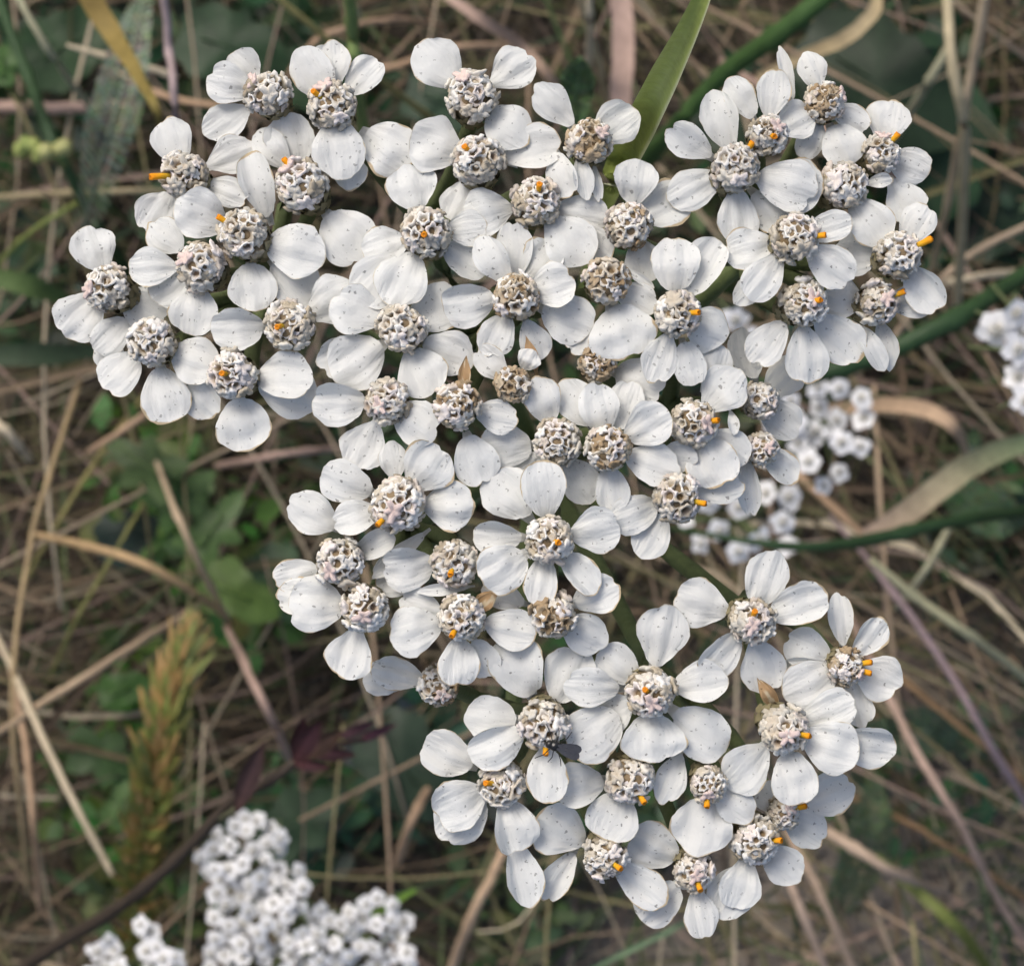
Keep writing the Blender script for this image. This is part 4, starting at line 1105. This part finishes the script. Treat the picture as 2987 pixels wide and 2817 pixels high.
BRG = (.075, .135, .03); DRK = (.026, .056, .022); DUL = (.05, .085, .04)
for a in [
 ("bright green ragged lobed leaf under the crossing of straws", 285, 905, .07, 190, 2.6, 5, .45, BRG),
 ("bright green lobed leaf beside the steep tan straw", 345, 965, .06, 170, .6, 5, .5, (.08, .17, .03)),
 ("yellow green lobed leaf tucked under the long arching stem", 455, 1150, .065, 190, -.5, 3, .3, (.11, .20, .025)),
 ("mid green lobed leaf at the elbow of the arching stem", 410, 1030, .06, 190, .9, 5, .5, (.09, .18, .035)),
 ("dull green leaf behind outer petals with browned rims", 545, 1130, .05, 200, -.9, 3, .25, (.05, .11, .04)),
 ("dark bluish green leaf under the arching stem", 255, 1040, .035, 180, .2, 3, .2, (.025, .05, .035)),
 ("small bright green leaf between tan straws near the spike", 230, 1570, .05, 110, 1.2, 3, .3, (.10, .20, .04)),
 ("bright green leaf beneath the tan crossing straw", 235, 1340, .05, 120, .3, 3, .2, (.06, .15, .02)),
 ("green lobed leaf beside the seed spike", 200, 1470, .04, 180, -.3, 5, .4, (.06, .13, .03)),
 ("large round dark green leaf behind the upper flower heads", 1700, 160, .05, 380, -.6, 3, .10, DRK),
 ("dark green leaf behind the tall jointed straw", 1830, 300, .04, 300, 1.2, 3, .15, (.03, .085, .03)),
 ("very dark green leaf at the end of the pinkish straw", 1930, 420, .03, 260, .3, 3, .15, (.02, .05, .02)),
 ("dark green rounded leaf behind the grey slanting straw", 130, 90, .05, 240, .5, 3, .15, (.035, .09, .025)),
 ("small fresh green leaf at the border of the dark stem", 5, 130, .09, 90, 1.5, 5, .2, (.08, .19, .03)),
 ("dark green leaf behind the mauve stalk", 440, 90, .05, 240, -.3, 3, .15, (.035, .085, .03)),
 ("dark leaf behind the olive stalk", 610, 140, .045, 200, .4, 3, .2, (.03, .08, .025)),
 ("dark green leaf seen in the gap beside the wide dead blade", 1430, 230, .05, 200, .2, 3, .1, (.03, .06, .025)),
 ("deep green leaf in the gap between the crown heads", 860, 200, .06, 190, -.4, 5, .2, (.04, .09, .04)),
 ("dull green leaf in the shade below the round petals", 780, 1480, .04, 260, -1.0, 3, .2, (.04, .075, .04)),
 ("dark green leaf under the purple-leaved twig", 570, 1600, .04, 220, .6, 5, .3, (.04, .085, .035)),
 ("green leaf half hidden by an outer petal below the mauve stalk", 330, 420, .05, 190, -.4, 3, .2, (.05, .11, .035)),
]:
    lobed_leaf(*a)

def feathery_leaf(label, pts, z, halfw, col, seed):
    rr = random.Random(seed)
    P3 = spline([PD(x, y, zz) for (x, y), zz in zip(pts, z)], 40)
    root = bpy.data.objects.new("feathery_leaf", None); COL.objects.link(root)
    root.location = P3[0]; root.empty_display_size = .005
    tag(root, label, "leaf")
    mb = MB()
    tube(mb, P3, [.0006 - .0004 * i / 39 for i in range(40)], 5, tuple(c * 1.2 for c in col))
    link("midrib", mb.mesh("midrib", [M_LEAF], P3[0]), (0, 0, 0), root)
    mb = MB()
    for i in range(2, 39):
        d = (P3[i + 1 if i < 39 else i] - P3[i - 1]).normalized()
        s = d.cross(Vector((0, 0, 1))).normalized()
        env = math.sin(math.pi * min(1, (i / 39) * .85 + .12)) * halfw * DS * PXS(P3[i].z)
        for sg in (-1, 1):
            q = P3[i]
            tip = q + s * (sg * env) + d * (env * .5) + Vector((0, 0, rr.uniform(-.1, .5) * env))
            strip(mb, [q, q.lerp(tip, .5), tip], [.0005, .0006, .0002], .1, 0, tuple(c * rr.uniform(.8, 1.3) for c in col))
            for f in (.3, .5, .7, .85):
                b = q.lerp(tip, f)
                for s2 in (-1, 1):
                    e = b + (d * s2 + s * sg * .5).normalized() * (env * .35) + Vector((0, 0, rr.uniform(0, .3) * env))
                    strip(mb, [b, e], [.0005, .0002], .1, 0, tuple(c * rr.uniform(.8, 1.4) for c in col))
    o = link("leaflets", mb.mesh("leaflets", [M_LEAF], P3[0]), (0, 0, 0), root)
    o["kind"] = "stuff"
feathery_leaf("grey green feathery leaf furred with pale hairs beside the yellow brown blade", [(130, 520), (175, 400), (205, 280), (235, 180), (262, 60), (290, -40)], [.01, .08, .12, .13, .13, .12], 52, (.22, .26, .18), 5)
feathery_leaf("small fresh feathery yarrow leaf between crown petals", [(1105, 260), (1115, 200), (1122, 150), (1126, 112)], [.25, .30, .31, .315], 34, (.12, .19, .085), 6)
feathery_leaf("dull feathery leaf over pale soil below the rust stem", [(1600, 1800), (1660, 1700), (1690, 1600), (1700, 1500)], [.01, .03, .045, .04], 45, (.09, .13, .07), 7)
feathery_leaf("dim feathery leaf beyond the pair of heads with orange stamens", [(1640, 1420), (1720, 1440), (1800, 1420), (1880, 1460)], [.01, .04, .05, .03], 50, (.08, .12, .07), 8)
feathery_leaf("dim feathery leaf near the level dark stalk", [(1800, 900), (1870, 960), (1930, 1000), (2000, 1010)], [.01, .04, .05, .04], 46, (.08, .13, .07), 9)

# purple-leaved twig
def twig():
    base = PD(-10, 1925, .19)
    root = bpy.data.objects.new("leafy_twig", None); COL.objects.link(root)
    foot = Vector((base.x - .03, base.y - .05, .0)); root.location = foot; root.empty_display_size = .01
    tag(root, "dark brown arching twig with purple brown pointed leaves over the dense white yarrow", "twig")
    mb = MB()
    pts = spline([foot, Vector((base.x - .012, base.y - .02, .12)), PD(20, 1900, .20), PD(230, 1760, .25), PD(350, 1660, .265), PD(450, 1555, .275), PD(520, 1518, .28), PD(572, 1478, .282)], 44)
    ws = [1.4 - .7 * i / 43 for i in range(44)]
    tube(mb, pts, [w * .00085 * (1 + .12 * math.sin(i * 1.9)) for i, w in enumerate(ws)], 7, (.05, .038, .028))
    link("stem", mb.mesh("stem", [M_GREEN], foot), (0, 0, 0), root)
    mb = MB()
    tube(mb, [PD(430, 1590, .275), PD(458, 1570, .278), PD(470, 1535, .282)], [.0005, .00045, .0003], 6, (.12, .12, .07))
    link("side_shoot", mb.mesh("side_shoot", [M_GREEN], foot), (0, 0, 0), root)
    def lf(x0, y0, x1, y1, w, z, col, curl):
        a, b = PD(x0, y0, z), PD(x1, y1, z + .006)
        d = (b - a); s = d.cross(Vector((0, 0, 1))).normalized()
        mb = MB(); vs, cc = [], []
        for i in range(9):
            t = i / 8
            wd = w * DS * PXS(z) * .5 * math.sin(math.pi * (t * .92 + .06)) ** .9
            for q in (-1, -.5, 0, .5, 1):
                vs.append(a + d * t + s * (wd * q) + Vector((0, 0, wd * curl * q * q + .0006 * math.sin(t * 5 + q))))
                cc.append((.42, .30, .27) if abs(q) == 0 and False else tuple(c * (1.9 if q == 0 else 1) for c in col))
        fs = [[i * 5 + j, i * 5 + j + 1, i * 5 + j + 6, i * 5 + j + 5] for i in range(8) for j in range(4)]
        mb.add(vs, fs, cc)
        link("leaf", mb.mesh("leaf", [M_LEAF], foot), (0, 0, 0), root)
    PU_ = (.045, .018, .02)
    lf(458, 1575, 512, 1440, 40, .28, (.055, .03, .027), .5)
    lf(570, 1480, 640, 1490, 26, .282, PU_, .6)
    lf(570, 1478, 622, 1400, 42, .282, PU_, .4)
    lf(572, 1476, 590, 1392, 30, .280, (.04, .017, .02), .5)
    lf(580, 1470, 665, 1420, 40, .276, (.06, .035, .025), .4)
    lf(590, 1460, 690, 1465, 30, .272, (.05, .022, .024), .4)
    lf(690, 1440, 770, 1405, 20, .24, (.05, .02, .03), .4)
    lf(660, 1430, 730, 1400, 22, .245, (.045, .022, .028), .4)
    mb = MB()
    tube(mb, [PD(572, 1478, .281), PD(640, 1450, .26), PD(700, 1435, .242), PD(740, 1420, .24)], .0004, 5, (.08, .05, .045))
    link("shoot_tip", mb.mesh("shoot_tip", [M_GREEN], foot), (0, 0, 0), root)
twig()

# yellowing spike
def spike():
    rr = random.Random(77)
    foot = PD(255, 1960, 0); foot.z = 0
    root = bpy.data.objects.new("seed_spike", None); COL.objects.link(root)
    root.location = foot; root.empty_display_size = .01
    tag(root, "yellowing green seed spike with rusty scales rising behind the twig", "seed spike")
    ctl = [PD(250, 1990, .02), PD(262, 1850, .10), PD(268, 1700, .13), PD(290, 1560, .145), (PD(315, 1420, .15)), PD(345, 1290, .15), PD(385, 1190, .145)]
    pts = spline([foot] + ctl, 80)
    mb = MB(); tube(mb, pts, [.001 - .0006 * i / 79 for i in range(80)], 6, (.17, .19, .06))
    link("stem", mb.mesh("stem", [M_GREEN], foot), (0, 0, 0), root)
    mb = MB()
    for i in range(8, 76):
        d = (pts[i + 1] - pts[i]).normalized()
        a, b = frame(d)
        big = 1.15 * math.sin(math.pi * min(1, max(0, (80 - i) / 72))) ** .6 + .2
        for k in range(9):
            an = rr.uniform(0, 6.28)
            o = a * math.cos(an) + b * math.sin(an)
            L = .0055 * big * rr.uniform(.7, 1.2)
            p = pts[i] + d * rr.uniform(-.001, .001)
            t = (p + d * L + o * (L * rr.uniform(.35, .8)))
            c = rr.choice([(.22, .22, .06), (.20, .24, .06), (.34, .22, .08), (.16, .19, .06), (.40, .26, .10)])
            strip(mb, [p, p.lerp(t, .5) + o * L * .1, t], [.0006, .0011 * big, .0002], .2, 0, c)
    o = link("scales", mb.mesh("scales", [M_LEAF], foot), (0, 0, 0), root)
    o["kind"] = "stuff"
spike()

# pale bud cluster on the dark stem
def buds():
    rr = random.Random(5)
    c = PD(85, 290, .10)
    root = bpy.data.objects.new("bud_cluster", None); COL.objects.link(root)
    root.location = (c.x, c.y, 0); root.empty_display_size = .005
    tag(root, "cluster of pale yellow green flower buds on a side shoot of dark stem", "flower buds")
    mb = MB()
    tube(mb, spline([Vector((.004, -.006, .001)), Vector((.002, -.003, .05)), Vector((0, 0, .095))], 8), .0006, 6, (.12, .16, .06))
    link("stem", mb.mesh("stem", [M_GREEN]), (0, 0, 0), root)
    for k in range(13):
        px, py = rr.gauss(0, 1), rr.gauss(0, .45)
        p = PD(85 + px * 28, 290 + py * 16, .10 + rr.uniform(-.004, .003))
        mb = MB()
        r = rr.uniform(.0011, .0018)
        vs, fs = [], []
        for i, (q, z) in enumerate(((.2, -1.3), (.85, -.6), (1, .1), (.75, .8), (.25, 1.15))):
            for u in range(8):
                a = u * math.pi / 4
                vs.append(Vector((q * r * math.cos(a) * (1.1 if u % 2 else .9), q * r * math.sin(a), z * r)))
        for i in range(4):
            for u in range(8): fs.append([i * 8 + u, i * 8 + (u + 1) % 8, (i + 1) * 8 + (u + 1) % 8, (i + 1) * 8 + u])
        fs.append([32 + u for u in range(8)])
        mb.add(vs, fs, rr.choice([(.28, .32, .10), (.36, .36, .15), (.22, .27, .08)]))
        tube(mb, [Vector((0, 0, -r)), Vector((c.x - p.x, c.y - p.y, .095 - p.z)) * .9], .0003, 4, (.14, .18, .07))
        o = link("bud", mb.mesh("bud", [M_GREEN]), Vector((p.x - c.x, p.y - c.y, p.z)), root)
buds()

# ------------------------------------------------------------------ what nobody could count: litter, thin grass, ground cover
def litter():
    rr = random.Random(42)
    mb = MB()
    pal = [(.27, .20, .13), (.22, .16, .10), (.31, .25, .17), (.15, .11, .07), (.26, .19, .15), (.14, .11, .06), (.20, .18, .09), (.10, .07, .045), (.36, .31, .22), (.12, .11, .05)]
    for i in range(6000):
        x, y = rr.uniform(-.24, .24), rr.uniform(-.24, .24)
        soil = x > .0 and y < -.045
        bare = math.hypot(x - .075, y + .105) < .085
        if soil and rr.random() < (.6 if bare else .3): continue
        if x > .03: a = rr.gauss(-.75, .6)
        elif rr.random() < .5: a = rr.gauss(.35, .5)
        else: a = rr.uniform(0, 3.14)
        L = rr.uniform(.015, .085)
        w = rr.choice([.0003, .0004, .0006, .0008, .0011])
        zc = abs(rr.gauss(0, .018)) + .001
        if soil: zc *= .6
        tl = rr.uniform(-.12, .12)
        d = Vector((math.cos(a), math.sin(a), tl)); s = Vector((-math.sin(a), math.cos(a), 0))
        bow = rr.gauss(0, .08) * L
        p0 = Vector((x, y, max(.001, zc)))
        pts = []
        for k in range(5):
            t = k / 4 - .5
            p = p0 + d * (t * L) + s * (bow * (1 - 4 * t * t)) + Vector((0, 0, rr.uniform(-.0006, .0006)))
            p.z = max(.0006, p.z)
            pts.append(p)
        f = rr.uniform(.5, 1.1)
        if i % 9 == 0 and not soil:
            w *= 1.5; f *= 1.45
            for k, p in enumerate(pts): p.z += .02 + (k - 2) * tl * L * .3
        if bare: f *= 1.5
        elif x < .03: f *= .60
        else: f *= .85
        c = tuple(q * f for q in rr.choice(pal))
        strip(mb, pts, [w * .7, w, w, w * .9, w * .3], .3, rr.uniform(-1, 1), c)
    for i in range(420):
        x, y = rr.uniform(-.24, .24), rr.uniform(-.24, .24)
        a = rr.gauss(-.8, .5) if x > .02 else rr.choice([rr.gauss(.45, .35), rr.gauss(1.25, .3), rr.gauss(-1.0, .4), rr.uniform(0, 3.14)])
        L = rr.uniform(.05, .16); w = rr.choice([.00035, .0005, .0007])
        zc = rr.uniform(.012, .07); tl = rr.uniform(-.2, .2)
        d = Vector((math.cos(a), math.sin(a), tl)); sd = Vector((-math.sin(a), math.cos(a), 0))
        bow = rr.gauss(0, .05) * L
        pts = []
        for k in range(8):
            t = k / 7 - .5
            p = Vector((x, y, zc)) + d * (t * L) + sd * (bow * (1 - 4 * t * t)); p.z = max(.001, p.z)
            pts.append(p)
        f = rr.uniform(.65, 1.3)
        c = tuple(q * f for q in rr.choice([(.30, .22, .15), (.34, .27, .19), (.28, .20, .16), (.24, .21, .11), (.38, .32, .23)]))
        tube(mb, pts, w * .6, 4, c)
    o = link("dry_litter", mb.mesh("dry_litter", [M_STRAW]))
    tag(o, "tangled dry brown straw litter covering the ground", "straw litter", kind="stuff")
litter()

def thin_grass():
    rr = random.Random(43)
    mb = MB()
    for i in range(1700):
        x, y = rr.uniform(-.24, .24), rr.uniform(-.24, .24)
        a = rr.uniform(0, 6.28)
        L = rr.uniform(.02, .09); rise = rr.uniform(.15, .9)
        d = Vector((math.cos(a), math.sin(a), 0)); w = rr.uniform(.0005, .0015)
        p0 = Vector((x, y, .0))
        pts = [p0 + d * (L * t) + Vector((0, 0, L * rise * (t - .45 * t * t))) for t in (0, .2, .4, .6, .8, 1)]
        g = rr.choice([(.08, .125, .045), (.05, .09, .035), (.11, .145, .055), (.04, .065, .03), (.12, .13, .05)])
        strip(mb, pts, [w * .7, w, w, w * .85, w * .5, w * .08], .25, rr.uniform(-.6, .6), g)
    o = link("grass", mb.mesh("grass", [M_LEAF]))
    tag(o, "thin short green grass growing through the dry litter", "grass", kind="stuff")
thin_grass()

def cover():
    rr = random.Random(44)
    mb = MB()
    patches = [(290, 920, 110, .05, BRG), (420, 1050, 110, .045, BRG), (450, 1170, 90, .05, BRG), (210, 1540, 110, .04, (.07, .15, .035)), (250, 1330, 80, .03, (.06, .14, .025)),
               (560, 1600, 130, .035, (.045, .09, .04)), (640, 1560, 90, .03, (.05, .09, .05)), (1730, 180, 170, .04, DRK), (1860, 330, 130, .035, DRK), (1930, 450, 110, .03, (.025, .06, .02)),
               (120, 90, 140, .04, DRK), (440, 80, 130, .04, DRK), (600, 140, 110, .035, DRK), (50, 590, 90, .03, DUL), (820, 1450, 130, .03, (.04, .075, .045)),
               (1000, 1750, 110, .025, (.08, .11, .05)), (1700, 1560, 110, .025, (.07, .11, .05)), (1880, 1000, 110, .03, (.07, .12, .05)), (1900, 1480, 120, .025, (.06, .10, .05)),
               (850, 220, 90, .04, DRK), (1450, 250, 100, .04, DRK), (80, 330, 110, .03, DUL), (300, 1700, 130, .03, (.08, .11, .04)), (1700, 620, 90, .03, DUL), (1150, 1450, 200, .03, DUL), (900, 800, 300, .03, DUL), (1350, 700, 250, .03, DUL)]
    for (px, py, r, zm, col) in patches:
        for k in range(int((90 if px < 1400 or py < 1300 else 40) * (r / 110) ** 2)):
            an, q = rr.uniform(0, 6.28), math.sqrt(rr.random()) * r * 1.15
            z = rr.uniform(.002, zm)
            p = PD(px + q * math.cos(an), py + q * math.sin(an), z)
            a = rr.uniform(0, 6.28); L = rr.uniform(.003, .009); W = L * rr.uniform(.35, .7)
            d = Vector((math.cos(a), math.sin(a), rr.uniform(-.5, .5))).normalized()
            s = d.cross(Vector((rr.uniform(-.4, .4), rr.uniform(-.4, .4), 1))).normalized()
            u = s.cross(d)
            c = tuple(x * rr.uniform(.65, 1.35) for x in col)
            vs = [p, p + d * L * .3 - s * W * .45 + u * W * .1, p + d * L * .35, p + d * L * .3 + s * W * .45 + u * W * .1,
                  p + d * L * .7 - s * W * .4 + u * W * .06, p + d * L * .7, p + d * L * .7 + s * W * .4 + u * W * .06, p + d * L - u * W * .1]
            mb.add(vs, [[0, 2, 1], [0, 3, 2], [1, 2, 5, 4], [2, 3, 6, 5], [4, 5, 7], [5, 6, 7]], c)
    o = link("ground_cover", mb.mesh("ground_cover", [M_LEAF]))
    tag(o, "low leafy green ground cover in patches among the litter", "ground cover", kind="stuff")
cover()
